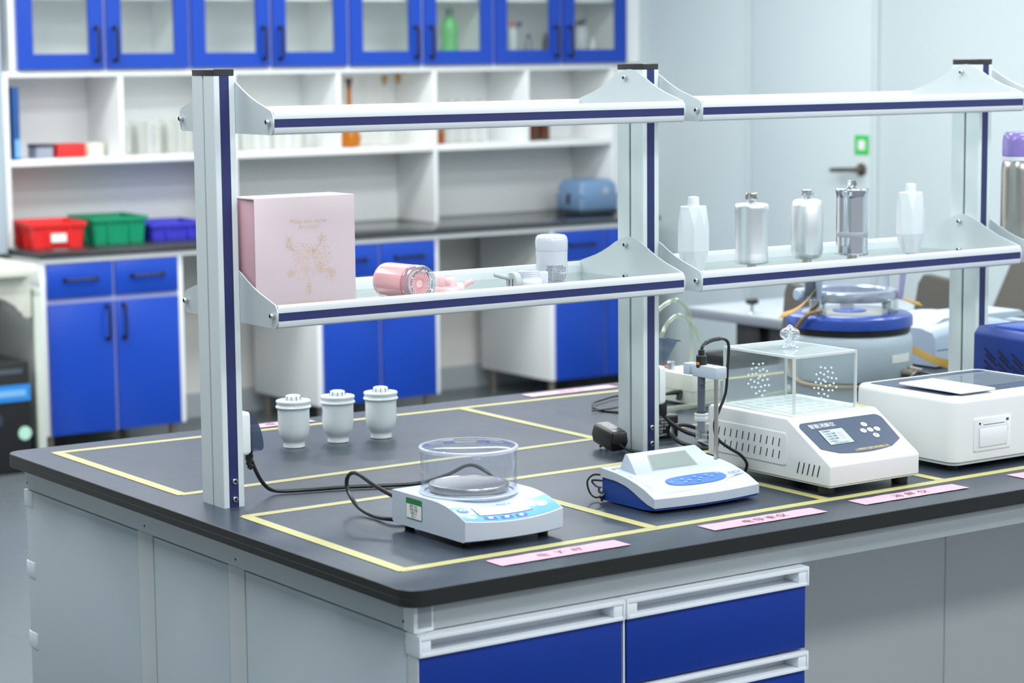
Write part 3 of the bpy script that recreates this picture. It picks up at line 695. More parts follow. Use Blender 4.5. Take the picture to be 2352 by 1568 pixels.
pr = part('printer', M().loft([[(p[0], py, p[1]) for p in rrect(.052+i, .152-i, .034+i, .098-i, .003, 3)] for py, i in ((.001, 0), (-.0022, .0006), (-.0028, .002))]), 'white_plastic', an)
part('printer_recess', M().box(.064, .140, -.0034, -.0024, .041, .079), 'frame_grey', pr, bev=.0004); part('printer_door', M().box(.0655, .1385, -.0042, -.003, .0425, .0775), 'white_plastic', pr, bev=.0005)
part('printer_latch', M().box(.138, .143, -.0040, -.0028, .070, .085), 'white_plastic', pr, bev=.0004); part('printer_button', M().box(.137, .143, -.0038, -.0026, .087, .092), 'groove_grey', pr)
part('printer_lamp', M().lathe([(.0022, -.0036), (.0022, -.0026)], .066, 0, .087, n=12, axis='y'), 'slot_dark', pr)
part('paper_slit', M().box(.076, .132, -.0034, -.0026, .0835, .0845), 'groove_grey', pr)
part('side_port', M().box(.205, .300, -.0012, .0008, .050, .105), 'white_plastic', an, bev=.0006)

# =================================================================== OTHER THINGS ON THE BENCH
# three white cups (filter cartridges)
cup = thing('filter_cartridge', 'leftmost of the three white filter cartridges, nearest the first post', 'filter', (.412, .478, 0), 0, 'white filter cartridges in a row')
part('body', M().lathe([(.0205, 0), (.0222, .0010), (.0215, .0060), (.0205, .0105), (.0215, .0125), (.0270, .0190), (.0305, .0280), (.0318, .0380), (.0320, .0500), (.0322, .0810)], n=40), 'cup_white', cup, ang=60)
part('collar', M().lathe([(.0322, .0785), (.0350, .0800), (.0362, .0820), (.0355, .0840), (.0338, .0855), (.0336, .0885), (.0350, .0915), (.0353, .0940), (.0342, .0955), (.020, .0958)], n=40), 'cup_white', cup, ang=50)
part('knob', M().lathe([(.0165, .0955), (.0165, .1010), (.0150, .1045), (.0110, .1062), (.0006, .1066)], n=48, wave=lambda a: 1), 'cup_white', cup, ang=60)
slm = M().box(.0140, .0170, -.0006, .0006, .0962, .1040).mesh('knob_slit')
for k in range(10): o = part('knob_slit', None, 'groove_grey', cup, me=slm); o.rotation_euler = (0, 0, 2*PI*k/10+.2)
tpm = M().lathe([(.0009, .0957), (.0009, .0961)], .0265, 0, 0, n=8).mesh('pin_hole')
for k in range(8): o = part('pin_hole', None, 'groove_grey', cup, me=tpm); o.rotation_euler = (0, 0, 2*PI*k/8)
for (x, y, lb) in ((.514, .476, 'middle one of the three white filter cartridges, small purple mark on its side'), (.611, .466, 'rightmost of the three white filter cartridges, before the blue cabinet')):
    c = dup(cup); c.location = (x, y, ZO); c['label'] = lb; c.rotation_euler = (0, 0, -.42)
    if 'middle' in lb:
        lettering('康', .013, 'crate_blue', c, (-.0325, -.001, .064), (.2, -1, 0), (0, 0, 1), name='print_mark')
# adapters
ad = thing('power_adapter', 'black power adapter block lying left of the middle post', 'adapter', (.893, .060, 0))
am_ = M().loft([[(x, y, z) for x, y in rrect(-.020+i, .020-i, -.036+i, .040-i, .004, 4)] for z, i in ((0, .006), (.003, .003), (.018, 0), (.0185, .0006), (.019, 0), (.036, .0025), (.040, .006))])
ab = part('case', am_, 'plastic_black', ad); ab.rotation_euler = (math.radians(9), 0, math.radians(-4)); ab.location = (0, 0, .0065)
lb_ = part('rating_label', M().box(-.012, .012, -.014, .030, .0402, .0404), 'plastic_black', ab)
for k, t in enumerate(('AC ADAPTER', 'MODEL', 'INPUT 220V', 'OUTPUT', '9V')): lettering(t, .0048 if k < 4 else .008, 'text_white', ab, (0, .026-.0075*k, .0408), (1, 0, 0), (0, 1, 0))
part('prong', M().box(-.010, -.004, .020, .022, -.008, .002).box(.004, .010, .020, .022, -.008, .002), 'steel_screw', ab)
part('cable', M().tube(crv([(-.004, -.036, .016), (-.002, -.052, .010), (.006, -.072, .004), (.03, -.095, .0035), (.08, -.13, .0035), (.09, -.2, .0035), (.06, -.28, .0035)], 6), .0022, 8), 'cable_black', ad)
ad2 = thing('black_adapter_box', 'black adapter box with white print behind the middle post', 'adapter', (1.062, .118, 0), math.radians(-6))
part('case', M().box(-.042, .034, -.028, .045, .0, .048), 'plastic_black', ad2, bev=.005, seg=3)
for k in range(6): lettering(['AC/DC', 'INPUT 100-240V', 'OUTPUT 12V', 'CLASS II', 'CE', 'POLARITY'][k], .006, 'text_white', ad2, (-.010, -.0288, .041-.0065*k), (1, 0, 0), (0, 0, 1))
cl = thing('coiled_cord', 'coiled black mains cord between the middle post and the digester', 'cord', (0, 0, 0))
part('cable', M().tube(crv([(1.000, .030, .088), (1.004, .030, .066), (1.02, .02, .045), (1.05, .0, .024), (1.09, -.03, .014), (1.13, -.03, .010), (1.16, .0, .008), (1.14, .035, .010), (1.07, .035, .034), (1.02, .018, .036), (1.0, -.02, .018), (1.03, -.06, .005), (1.09, -.075, .005), (1.15, -.05, .005), (1.16, .0, .006), (1.11, .03, .018), (1.06, -.01, .016), (1.05, -.06, .006), (1.10, -.10, .005), (1.18, -.09, .005)], 7), .0042, 9), 'cable_black', cl)
part('plug', M().box(.985, 1.0, .018, .048, .094, .126).box(.992, 1.010, .022, .044, .062, .094), 'rubber_black', cl, bev=.002)
solo('thin_cord', 'thin black cord looping on the worktop left of the middle post', 'cord', M().tube(crv([(1.36, .56, .003), (1.317, .58, .0065), (1.254, .555, .0065), (1.204, .525, .006), (1.172, .46, .003), (1.19, .40, .003), (1.215, .36, .003)], 7), .0028, 8), 'cable_black', (0, 0, 0))
# pump with tubes
pu = thing('air_pump', 'small cream pump box with clear tubes behind the middle post', 'pump', (1.365, .372, 0))
part('case', M().box(0, .082, 0, .135, .004, .0735), 'pump_cream', pu, bev=.004, seg=3)
part('case_seam', M().box(-.0006, .0826, -.0006, .1356, .034, .0350), 'cap_grey', pu)
part('regulator_knob', M().lathe([(.009, .0735), (.009, .090), (.007, .092)], .018, .098, 0, n=16), 'machine_silver', pu)
part('red_button', M().box(.01, .03, .118, .128, .0735, .078), 'cap_red', pu)
part('jack_socket', M().tube([(.0, .040, .030), (-.02, .042, .031), (-.045, .045, .029)], [.006, .0055, .003], 10).tube([(-.004, .040, .028), (-.010, .038, .014)], .006, 8), 'rubber_black', pu)
part('jack_cable', M().tube(crv([(-.045, .045, .029), (-.09, .05, .026), (-.15, .06, .010), (-.22, .08, .004)], 5), .002, 6), 'cable_black', pu)
for x in (.03, .055): part('nozzle', M().lathe([(.004, .0735), (.003, .084)], x, .05, 0, n=10), 'pump_cream', pu)
part('air_tube', M().tube(crv([(.035, .05, .074), (.040, .05, .134), (.036, .05, .180), (.026, .05, .212), (.0, .05, .235), (-.03, .05, .232), (-.062, .05, .212), (-.09, .05, .17), (-.11, .05, .12)], 7), .0048, 10), 'tube_clear', pu)
part('air_tube', M().tube(crv([(.078, .05, .074), (.072, .05, .110), (.062, .05, .140), (.040, .05, .178), (.008, .05, .200), (-.018, .05, .196), (-.043, .05, .170), (-.052, .05, .132), (-.05, .05, .075)], 7), .0046, 10), 'tube_clear', pu)
part('loose_tube', M().tube(crv([(-.10, -.03, .010), (-.02, -.03, .010), (.06, -.04, .010), (.14, -.05, .010), (.2, -.02, .010), (.28, .0, .010), (.33, .05, .010)], 6), .0055, 10), 'tube_clear', pu)

# round machine
rm = thing('round_machine', 'round grey laboratory machine with blue rim and clamped upper ring', 'machine', (1.971, .513, 0))
part('body', M().lathe([(.150, .004), (.152, .010), (.1505, .085), (.148, .104), (.138, .114)], n=56), 'machine_grey', rm, ang=50)
part('gasket', M().lathe([(.140, .112), (.1455, .114), (.1455, .126), (.14, .127)], n=48), 'equip_black', rm)
part('rim', M().lathe([(.146, .126), (.1515, .128), (.152, .146), (.149, .1535), (.140, .158), (.118, .160), (.116, .157)], n=64), 'machine_blue', rm, ang=30, label='broad blue rim')
part('plate', M().lathe([(.116, .157), (.115, .1595), (.044, .160)], n=48), 'machine_plate', rm)
part('centre_disc', M().lathe([(.040, .159), (.040, .1625), (.038, .1630)], n=32), 'machine_blue', rm)
for a in (187, 281, 50):
    r = math.radians(a); cx, cy = .120*math.cos(r), .120*math.sin(r)
    mm = M().box(-.016, .010, -.016, .016, .156, .196).xf(Matrix.Translation((cx, cy, 0)) @ Matrix.Rotation(r, 4, 'Z')); cb = part('clamp_block', mm, 'chrome', rm, bev=.001)
part('upper_ring', M().lathe([(.102, .188), (.112, .189), (.1135, .194), (.1135, .208), (.111, .213), (.102, .2145), (.090, .214), (.086, .210), (.086, .194), (.090, .189)], n=56, cap=False), 'machine_silver', rm, ang=30)
part('sieve_glass', M().lathe([(.093, .212), (.093, .30)], n=48, cap=False), 'dome_clear', rm)
for a, mtn in ((182, 'machine_case'), (318, 'lavender_clear')):
    r = math.radians(a); mm = M().loft([[(-.004, -.020, .190), (.008, -.020, .190), (.008, .020, .190), (-.004, .020, .190)], [(.002, -.034, .285), (.018, -.034, .285), (.018, .034, .285), (.002, .034, .285)]]).xf(Matrix.Translation((.118*math.cos(r), .118*math.sin(r), 0)) @ Matrix.Rotation(r, 4, 'Z'))
    part('side_arm', mm, mtn, rm, bev=.002)
part('clamp_knob', M().lathe([(.012, -.01), (.016, -.006), (.016, .014), (.012, .018)], -.135, .030, .206, n=16, axis='x'), 'machine_case', rm)
part('clamp_lever', M().box(-.138, -.118, -.02, .008, .205, .250), 'groove_grey', rm, bev=.002)
sp = [(-.150, -.040, .222), (-.161, -.032, .204), (-.166, -.014, .186), (-.172, .014, .168), (-.176, .050, .156)]
def strap(pts, wv, parent, mt, th=.002):
    pts = crv(pts, 5); m = M(); wv = Vector(wv); loops = []
    for p in pts: loops.append([tuple(p-wv), tuple(p+wv), tuple(p+wv+Vector((0, 0, th))), tuple(p-wv+Vector((0, 0, th)))])
    m.loft(loops); return part('rubber_strap', m, mt, parent, ang=60)
strap(sp, (.006, 0, .006), rm, 'strap_amber')
part('brown_hose', M().tube(crv([(-.128, -.040, .172), (-.158, -.035, .168), (-.166, -.013, .150), (-.167, .004, .128), (-.167, .014, .106), (-.168, .024, .079), (-.170, .022, .042), (-.176, .0, .016), (-.186, -.035, .006), (-.19, -.09, .005), (-.165, -.15, .005), (-.10, -.18, .005), (.0, -.20, .005)], 6), .0048, 10), 'tube_brown', rm)
strap([(.12, .0, .190), (.16, -.01, .182), (.19, -.02, .168), (.215, -.025, .162)], (.0, .006, .004), rm, 'strap_amber')
strap([(.155, -.02, .072), (.19, -.03, .050), (.225, -.045, .030), (.245, -.060, .020), (.262, -.085, .014)], (.0, .004, .010), rm, 'strap_amber', .003)
rl = part('rating_plate', M().loft([[(.1520*math.cos(a)*k, .1520*math.sin(a)*k, z) for a in [math.radians(268+3*i) for i in range(10)] for z in (z0,)] for k, z0 in ((1.0, .048), (1.001, .068))], cap=False, closed=False), 'paper_white', rm)
part('connector', M().tube([(.065, -.140, .026), (.078, -.168, .022)], [.010, .008], 12).tube([(.035, -.148, .022), (.045, -.172, .020)], [.010, .008], 12), 'leg_metal', rm)
part('power_cable', M().tube(crv([(.045, -.172, .020), (.03, -.20, .030), (-.01, -.235, .036), (-.05, -.25, .020), (-.06, -.255, .004)], 6), .005, 9), 'cable_black', rm)
part('signal_cable', M().tube(crv([(.078, -.168, .022), (.11, -.19, .012), (.16, -.20, .005), (.22, -.20, .005)], 5), .003, 8), 'cable_black', rm)
# grey curved machine further back
gm = thing('curved_machine', 'pale blue-grey machine with curved hood behind the last post', 'machine', (2.24, .50, 0))
m = M(); loops = []
for i in range(13):
    t = i/12; x = -.01+.42*t; h = .085+.032*math.sin(PI*min(1, t*1.15+.08))**.8
    loops.append([(x, -.02, .004), (x, -.02, h*.72), (x, -.01, h*.9), (x, .03, h), (x, .20, h), (x, .22, h*.9), (x, .22, .004)])
m.loft(loops); part('housing', m, 'machine_case', gm, ang=50)
part('seam', M().box(-.004, .405, -.0212, -.02, .044, .0455), 'groove_grey', gm)
part('lid', M().prism([(.02, .10), (.06, .118), (.34, .118), (.37, .10)], 'y', .02, .16), 'machine_grey', gm, bev=.004)
# navy instrument on the right
nv = thing('navy_instrument', 'navy blue instrument case with slanted vent slots at right', 'instrument', (1.665, -.44, 0))
m = M(); m.loft([[(0, 0, .012), (.20, 0, .012), (.20, .26, .012), (0, .26, .012)], [(.001, 0, .190), (.199, 0, .190), (.199, .26, .196), (.001, .26, .196)], [(.012, 0, .206), (.188, 0, .206), (.188, .258, .212), (.012, .258, .212)]])
part('housing', m, 'instrument_navy', nv, bev=.005, seg=3)
part('lid', M().box(.02, .18, .01, .22, .206, .215), 'machine_blue', nv, bev=.003); part('lid_pad', M().box(.05, .15, .02, .12, .215, .221), 'white_plastic', nv, bev=.003)
vm = M().prism([(-.016, .010), (-.0145, .0125), (.016, -.0085), (.0145, -.011)], 'x', -.0008, .0004).mesh('vent_slot')
for cidx in range(6):
    for r in range(7):
        o = part('vent_slot', None, 'slot_dark', nv, me=vm); o.location = (-.0002, .212-.038*cidx - (.004 if r % 2 else 0), .156-.0125*r-.002*cidx); o.scale = (1, -1, 1)
for x in (.02, .18):
    for y in (.03, .23): part('foot', M().lathe([(.01, 0), (.01, .013)], x, y, 0, n=12), 'rubber_black', nv)

# =================================================================== THINGS ON THE RACK SHELVES
# pink gift box
pb = thing('gift_box', 'pale pink gift box with gold flower drawing and script', 'box', (.0465, -.048, ZS))
BWd, BD, BH = .200, .082, .1985
part('tray', M().box(.0025, BWd-.0025, .003, BD-.003, .002, BH-.003), 'pink_box_side', pb, bev=.0006)
_o = lambda x: [(x, 0, 0), (x, BD, 0), (x, BD, BH), (x, 0, BH)]; _i = lambda x: [(x, .0024, .0024), (x, BD-.0024, .0024), (x, BD-.0024, BH-.0024), (x, .0024, BH-.0024)]
cv = M().loft([_o(0), _o(BWd), _i(BWd), _i(0), _o(0)], cap=False).mesh('cover', .0005, doubles=1e-6); part('cover', None, 'pink_box_paper', pb, me=cv)
ff = lambda u, v: (u, -.0004, v)
fg = lambda u, v: (u, -.0004, v+.0130)
lettering('Make you more', .0118, 'gold_foil', pb, ff(.104, .1560), (1, 0, 0), (0, 0, 1), shear=.55, ex=-.00022); lettering('beautiful', .0118, 'gold_foil', pb, ff(.104, .1460), (1, 0, 0), (0, 0, 1), shear=.55, ex=-.00022)
lettering('B E A U T Y   F A U C E T   F I L T E R', .0056, 'gold_foil', pb, ff(.104, .0150), (1, 0, 0), (0, 0, 1))
fm = M(); LW = .00032
def ln(p, n=5): ribbon(fm, [(q.x, q.y) for q in crv([(a, b, 0) for a, b in p], n)], LW, fg)
def rose(cx, cy, r):
    for k, rr in enumerate((.16, .32, .5, .7)):
        ln([(cx+rr*r*(1+.10*math.sin(3*a+k))*math.cos(a+k*.9), cy+rr*r*(.95+.1*math.cos(2*a+k))*math.sin(a+k*.9)) for a in [i*.55 for i in range(11)]], 4)
    for k in range(6):
        a0 = k*PI/3+.2
        ln([(cx+.68*r*math.cos(a0), cy+.68*r*math.sin(a0)), (cx+1.02*r*math.cos(a0+.12), cy+1.0*r*math.sin(a0+.12)), (cx+1.10*r*math.cos(a0+.55), cy+1.08*r*math.sin(a0+.55)), (cx+.98*r*math.cos(a0+.98), cy+.98*r*math.sin(a0+.98)), (cx+.74*r*math.cos(a0+1.12), cy+.74*r*math.sin(a0+1.12))], 5)
def flower(cx, cy, r, n=5, ph=0.):
    for k in range(n):
        a = ph+2*PI*k/n
        ln([(cx+.12*r*math.cos(a), cy+.12*r*math.sin(a)), (cx+.75*r*math.cos(a-.42), cy+.75*r*math.sin(a-.42)), (cx+1.05*r*math.cos(a-.2), cy+1.05*r*math.sin(a-.2)), (cx+.95*r*math.cos(a), cy+.95*r*math.sin(a)), (cx+1.05*r*math.cos(a+.25), cy+1.05*r*math.sin(a+.25)), (cx+.72*r*math.cos(a+.48), cy+.72*r*math.sin(a+.48)), (cx+.12*r*math.cos(a), cy+.12*r*math.sin(a))], 5)
        ln([(cx+.2*r*math.cos(a), cy+.2*r*math.sin(a)), (cx+.7*r*math.cos(a+.05), cy+.7*r*math.sin(a+.05))], 3)
    for k in range(6): ln([(cx, cy), (cx+.16*r*math.cos(k), cy+.16*r*math.sin(k))], 2)
def spray(x, y, a, L, n=4, lf=.010):
    ca, sa = math.cos(a), math.sin(a); ln([(x, y), (x+L*.5*ca-.002*sa, y+L*.5*sa+.002*ca), (x+L*ca, y+L*sa)], 4)
    for k in range(n):
        t = .25+.75*k/n; px, py = x+L*t*ca, y+L*t*sa
        for s in (-1, 1):
            b = a+s*.75; l = lf*(1-.35*t)
            ln([(px, py), (px+.5*l*math.cos(b)-.22*l*math.sin(b), py+.5*l*math.sin(b)+.22*l*math.cos(b)), (px+l*math.cos(b), py+l*math.sin(b)), (px+.5*l*math.cos(b)+.22*l*math.sin(b), py+.5*l*math.sin(b)-.22*l*math.cos(b)), (px, py)], 4)
rose(.090, .0885, .0165); rose(.132, .0815, .0175); flower(.099, .0595, .0205, 5, .3)
flower(.0665, .1120, .0085, 4, .7); flower(.1505, .0435, .0095, 4, .2); flower(.1155, .0905, .0120, 5, 1.0); flower(.129, .0590, .0110, 5, .5)
spray(.127, .098, 1.15, .022, 3, .012); spray(.078, .092, 2.55, .022, 3, .009); spray(.082, .058, 3.5, .020, 3, .011); spray(.105, .042, -1.6, .028, 4, .009); spray(.135, .058, -.25, .026, 3, .009)
ln([(.0665, .104), (.072, .098), (.080, .092)]); ln([(.120, .052), (.136, .054), (.150, .050)])
part('flower_print', fm, 'gold_foil', pb, label='gold line drawing of roses')

# pink filter lying on its side
pf = thing('pink_filter', 'shiny pink water filter lying on its side, spiral end showing', 'water filter', (.363, -.006, ZS+.0334), math.radians(-84))
part('barrel', M().lathe([(.0005, -.046), (.016, -.0455), (.026, -.043), (.0315, -.037), (.0328, -.028), (.0328, .044)], n=48, axis='x'), 'pink_plastic', pf, ang=60)
part('band', M().lathe([(.0328, .0440), (.0333, .0445), (.0333, .0475), (.0330, .0480)], n=48, axis='x', cap=False), 'pink_deep', pf)
part('clear_end', M().lathe([(.0330, .0480), (.0332, .0500), (.0330, .0640), (.0315, .0675), (.0280, .0685), (.0250, .0660)], n=48, axis='x', cap=False), 'cap_crystal', pf)
part('end_ring', M().lathe([(.0255, .0645), (.0255, .0660), (.0240, .0668), (.0225, .0660)], n=40, axis='x', cap=False), 'chrome', pf)
part('spiral_face', M().lathe([(.0245, .0560), (.0240, .0585), (.004, .0590)], n=40, axis='x'), 'pink_pale', pf)
sm = M()
for k in range(18):
    a0 = 2*PI*k/18
    ribbon(sm, [(r*math.cos(a0+(r-.007)*48), r*math.sin(a0+(r-.007)*48)) for r in [.0072+.0132*i/7 for i in range(8)]], .0011, lambda u, v: (.0598, u, v))
part('spiral_vanes', sm, 'pink_deep', pf, kind='stuff')
fa = thing('pink_faucet_valve', 'pale pink faucet valve with side lever beside the lying filter', 'valve', (.456, -.022, ZS))
part('body', M().lathe([(.0215, 0), (.0225, .002), (.0225, .016), (.0205, .019)], n=32), 'pink_pale', fa, ang=50)
part('neck', M().lathe([(.0185, .019), (.0190, .021), (.0185, .036), (.0165, .0385), (.013, .0385), (.012, .032)], n=32), 'pink_pale', fa, ang=50)
part('notch', M().box(-.013, -.004, -.0195, -.0175, .024, .033), 'pink_plastic', fa, bev=.001)
part('outlet', M().lathe([(.012, .016), (.0125, .018), (.0125, .031), (.0105, .033)], .0, 0, .013, n=24, axis='x'), 'pink_pale', fa, ang=50)
part('lever', M().tube(crv([(.033, 0, .015), (.042, -.002, .021), (.055, -.004, .025)], 4), [.0052]*3+[.0048]*6, 10), 'pink_plastic', fa)
# white filter
wf_ = thing('white_filter', 'upright white water filter cylinder printed with black Chinese text', 'water filter', (.726, .022, ZS))
part('body', M().lathe([(.0295, 0), (.0302, .002), (.0306, .0600), (.0308, .0672)], n=48), 'white_gloss', wf_, ang=50)
part('seam', M().lathe([(.0305, .0668), (.0305, .0680)], n=48, cap=False), 'frame_grey', wf_)
part('cap', M().lathe([(.0308, .0680), (.0312, .0700), (.0312, .0850), (.0300, .0925), (.0265, .0965), (.020, .0980), (.0006, .0984)], n=48), 'white_gloss', wf_, ang=60)
lines = ['产品名称 龙头净水器', '产品型号 FX-2 滤芯类型 复合滤芯', '额定流量 2L/min 总净水量 1500L', '工作压力 0.1-0.35MPa 水温 5-38', '适用水质 市政自来水', '执行标准 企业标准及相关产品规范', '生产许可 请按说明书使用本产品', '注意事项 首次使用请冲洗五分钟', '广东净水电器有限公司', '地址 广东省佛山市顺德区工业园']
R0 = .0309
for k, t in enumerate(lines):
    o = lettering(t, .0031 if k not in (0, 8) else .0038, 'ink_black', wf_, (0, 0, 0), (1, 0, 0), (0, 0, 1), 'LEFT')
    for v in o.data.vertices:
        a = math.radians(-146) + v.co.x/R0; z = v.co.z; v.co = (R0*math.cos(a), R0*math.sin(a), .0385-.0034*k+z)
wv = thing('white_faucet_valve', 'small white faucet valve with grey dial beside the white filter', 'valve', (.634, -.030, ZS)); wv.scale = (1.1, 1.1, 1.14)
part('body', M().lathe([(.0235, 0), (.0245, .002), (.0248, .014), (.0235, .019), (.0200, .0215)], n=36), 'white_gloss', wv, ang=50)
part('thread', M().lathe([(.0196, .0215), (.0196, .0235), (.0188, .0240), (.0196, .0250), (.0196, .0265), (.0188, .0272), (.0196, .0280), (.0196, .0295), (.0188, .0302), (.0194, .0310), (.0192, .0330), (.0165, .0335), (.0160, .028)], n=36), 'white_gloss', wv, ang=30)
dl = part('dial', M().lathe([(.0155, -.024), (.0165, -.026), (.0165, -.034), (.0150, -.036)], 0, 0, .0165, n=28, axis='x'), 'frame_grey', wv)
part('dial_marks', M().box(-.0365, -.0359, -.006, -.0045, .008, .022).box(-.0365, -.0359, .004, .0055, .010, .024), 'slot_dark', dl)
part('lever', M().tube([(-.034, .004, .022), (-.046, .010, .025), (-.060, .016, .029)], [.0042, .0038, .0034], 10), 'frame_grey', wv)
part('side_mount', M().box(.020, .040, -.004, .016, .002, .030), 'white_gloss', wv, bev=.002)

# bottles on the second shelf
def faceted(x, y, label, rz):
    t = thing('faceted_filter', label, 'water filter', (x, y, ZS), rz, 'faceted white filters on the second shelf')
    n = 8; m = M(); loops = []
    for (z, r, tw, kx) in ((.004, .0245, .5, 1), (.046, .0355, 0, 1), (.094, .0355, 0, 1), (.1345, .0312, .5, 1)):
        loops.append([(r*math.cos(2*PI*(i+tw)/n), r*.8*math.sin(2*PI*(i+tw)/n), z) for i in range(n)])
    vs = [p for l in loops for p in l]; fs = [tuple(range(n-1, -1, -1)), tuple(3*n+i for i in range(n))]
    for i in range(n):
        j = (i+1) % n
        fs += [(i, n+j, n+i), (i, j, n+j)] if True else []
        fs += [(n+i, n+j, 2*n+j, 2*n+i)]
        fs += [(2*n+i, 2*n+j, 3*n+i), (2*n+j, 3*n+j, 3*n+i)]
    m.add(vs, fs); part('body', m, 'facet_white', t, ang=8)
    part('neck', M().lathe([(.0120, .1345), (.0120, .1370), (.0113, .1378), (.0113, .1500), (.0105, .1530), (.006, .1540)], n=24), 'facet_white', t)
    part('base_thread', M().lathe([(.0100, 0), (.0100, .005)], n=16), 'steel_screw', t)
    return t
faceted(1.084, .030, 'faceted white shower filter at the left end of the second shelf', .25); faceted(1.714, .055, 'faceted white shower filter at the right end beside the last post', .25)
t = thing('metal_filter', 'satin aluminium straight cylinder filter with knob, second on the shelf', 'water filter', (1.242, .035, ZS), 0, 'metal filters on the second shelf')
part('body', M().lathe([(.030, .0100), (.0335, .0110), (.0350, .0135), (.0348, .0200), (.0335, .0300), (.0332, .0320), (.0332, .1130), (.0340, .1165), (.0347, .1230), (.0347, .1280), (.0325, .1318), (.026, .1330)], n=48), 'brushed_aluminium', t, ang=50)
part('stem', M().lathe([(.0068, .1330), (.0068, .1400)], n=20), 'chrome', t); part('knob', M().lathe([(.0120, .1400), (.0126, .1410), (.0126, .1530), (.0118, .1540), (.0100, .1525)], n=28), 'stainless', t); part('base_thread', M().lathe([(.0098, 0), (.0098, .0105)], n=18), 'stainless', t)
t = thing('metal_filter', 'satin aluminium filter with rounded shoulders, middle of the shelf', 'water filter', (1.397, .038, ZS), 0, 'metal filters on the second shelf')
part('body', M().lathe([(.018, .0100), (.0240, .0110), (.0290, .0145), (.0325, .0220), (.0333, .0300), (.0336, .0310), (.0336, .1120), (.0333, .1130), (.0330, .1200), (.0310, .1280), (.0275, .1325), (.0225, .1345), (.018, .1348)], n=48), 'brushed_aluminium', t, ang=60)
part('stem', M().lathe([(.0075, .1345), (.0075, .1410)], n=20), 'chrome', t); part('knob', M().lathe([(.0115, .1410), (.0130, .1420), (.0132, .1455), (.0132, .1500), (.0125, .1540), (.0105, .1545)], n=28), 'chrome', t); part('base_thread', M().lathe([(.0098, 0), (.0098, .0105)], n=18), 'stainless', t)
t = thing('metal_filter', 'mirror chrome waisted filter with grey band and threaded neck', 'water filter', (1.532, .045, ZS), 0, 'metal filters on the second shelf')
part('body', M().lathe([(.030, .0100), (.0345, .0108), (.0355, .0130), (.0352, .0160), (.0340, .0230), (.0334, .0320), (.0334, .0480), (.0334, .1300), (.0340, .1400), (.0355, .1450), (.0360, .1490), (.0350, .1510), (.0330, .1515)], n=56), 'chrome', t, ang=50)
part('band', M().lathe([(.0336, .0490), (.0337, .0492), (.0337, .0600), (.0336, .0602)], n=48, cap=False), 'cap_grey', t)
part('neck', M().lathe([(.0115, .1515), (.0115, .1540), (.0100, .1550), (.0105, .1570), (.0098, .1585), (.0105, .1600), (.0098, .1615), (.0105, .1630), (.0098, .1645), (.0103, .1670), (.0090, .1680)], n=24), 'chrome', t, ang=30); part('base_thread', M().lathe([(.0108, 0), (.0108, .0105)], n=18), 'stainless', t)
# thermos
t = thing('thermos', 'tall stainless steel thermos with translucent lilac lid at right', 'thermos', (2.035, .030, ZS))
part('body', M().lathe([(.040, 0), (.0455, .003), (.0460, .010), (.0460, .170), (.0445, .1850), (.0415, .1925)], n=48), 'stainless', t, ang=60)
part('collar', M().lathe([(.0425, .1925), (.0440, .194), (.0440, .2020), (.0425, .2030)], n=40), 'white_plastic', t)
part('lid', M().lathe([(.0435, .2030), (.0445, .2050), (.0445, .2350), (.0425, .2480), (.0395, .2550), (.0340, .2570), (.0006, .2575)], n=40), 'lilac_clear', t, ang=60, label='translucent lilac lid')
part('inner_cap', M().lathe([(.030, .2035), (.030, .240), (.024, .246)], n=28), 'lilac_plastic', t)

# =================================================================== BACK WALL: COUNTER, CABINETS, HUTCH
CF = 5.05
m = M().box(1.850, 5.034, CF, YW-.002, -.020, 0); solo('back_counter', 'glossy black counter along the back wall under the open shelves', 'worktop', m, 'counter_black', bev=.002)
m = M().box(1.860, 5.03, CF+.02, CF+.04, -.042, -.0205).box(1.86, 5.03, YW-.06, YW-.03, -.042, -.0205).box(1.860, 1.885, CF+.04, YW-.06, -.042, -.0205)
solo('counter_frame', 'white frame rail under the black back counter', 'frame', m, 'cabinet_white')
hme = M().tube(crv([(-.068, 0, 0), (-.068, -.022, 0), (-.055, -.028, 0), (.055, -.028, 0), (.068, -.022, 0), (.068, 0, 0)], 4), .0062, 8).lathe([(.010, -.002), (.010, 0)], -.068, 0, 0, n=10, axis='y').lathe([(.010, -.002), (.010, 0)], .068, 0, 0, n=10, axis='y').mesh('handle')
def handle(parent, loc, vert):
    o = part('handle', None, 'handle_black', parent, me=hme, label='black bow handle'); o.location = loc
    if vert: o.rotation_euler = (0, PI/2, 0)
def base_cabinet(x0, label):
    t = thing('base_cabinet', label, 'cabinet', (x0, CF+.03, 0), 0, 'blue base cabinets under the back counter'); W = .637
    part('body', M().box(0, W, 0, .58, -.748, -.043), 'cabinet_white', t, bev=.002)
    part('gap_strip', M().box(.022, W-.022, -.0012, .001, -.742, -.046), 'cabinet_gap', t)
    for k in range(2):
        xa = .025+.295*k + (.0 if k == 0 else .0); xb = xa+.286
        if k: xa += .003; xb += .003
        d = part('drawer', M().box(xa, xb, -.016, -.0015, -.188, -.048), 'cabinet_blue', t, bev=.0015); handle(d, ((xa+xb)/2, -.016, -.112), False)
        d = part('door', M().box(xa, xb, -.016, -.0015, -.746, -.210), 'cabinet_blue', t, bev=.0015); handle(d, (xb-.030 if k == 0 else xa+.030, -.016, -.297), True)
    for x in (.04, W-.04):
        for y in (.05, .53): part('leg', M().lathe([(.022, -.85), (.022, -.842), (.016, -.838), (.016, -.748)], x, y, 0, n=12), 'leg_metal', t)
base_cabinet(1.857, 'blue two-door base cabinet at the left end below the coloured crates')
base_cabinet(3.139, 'blue two-door base cabinet seen behind the pink filter')
base_cabinet(4.398, 'blue two-door base cabinet at the right end beside the pale wall')
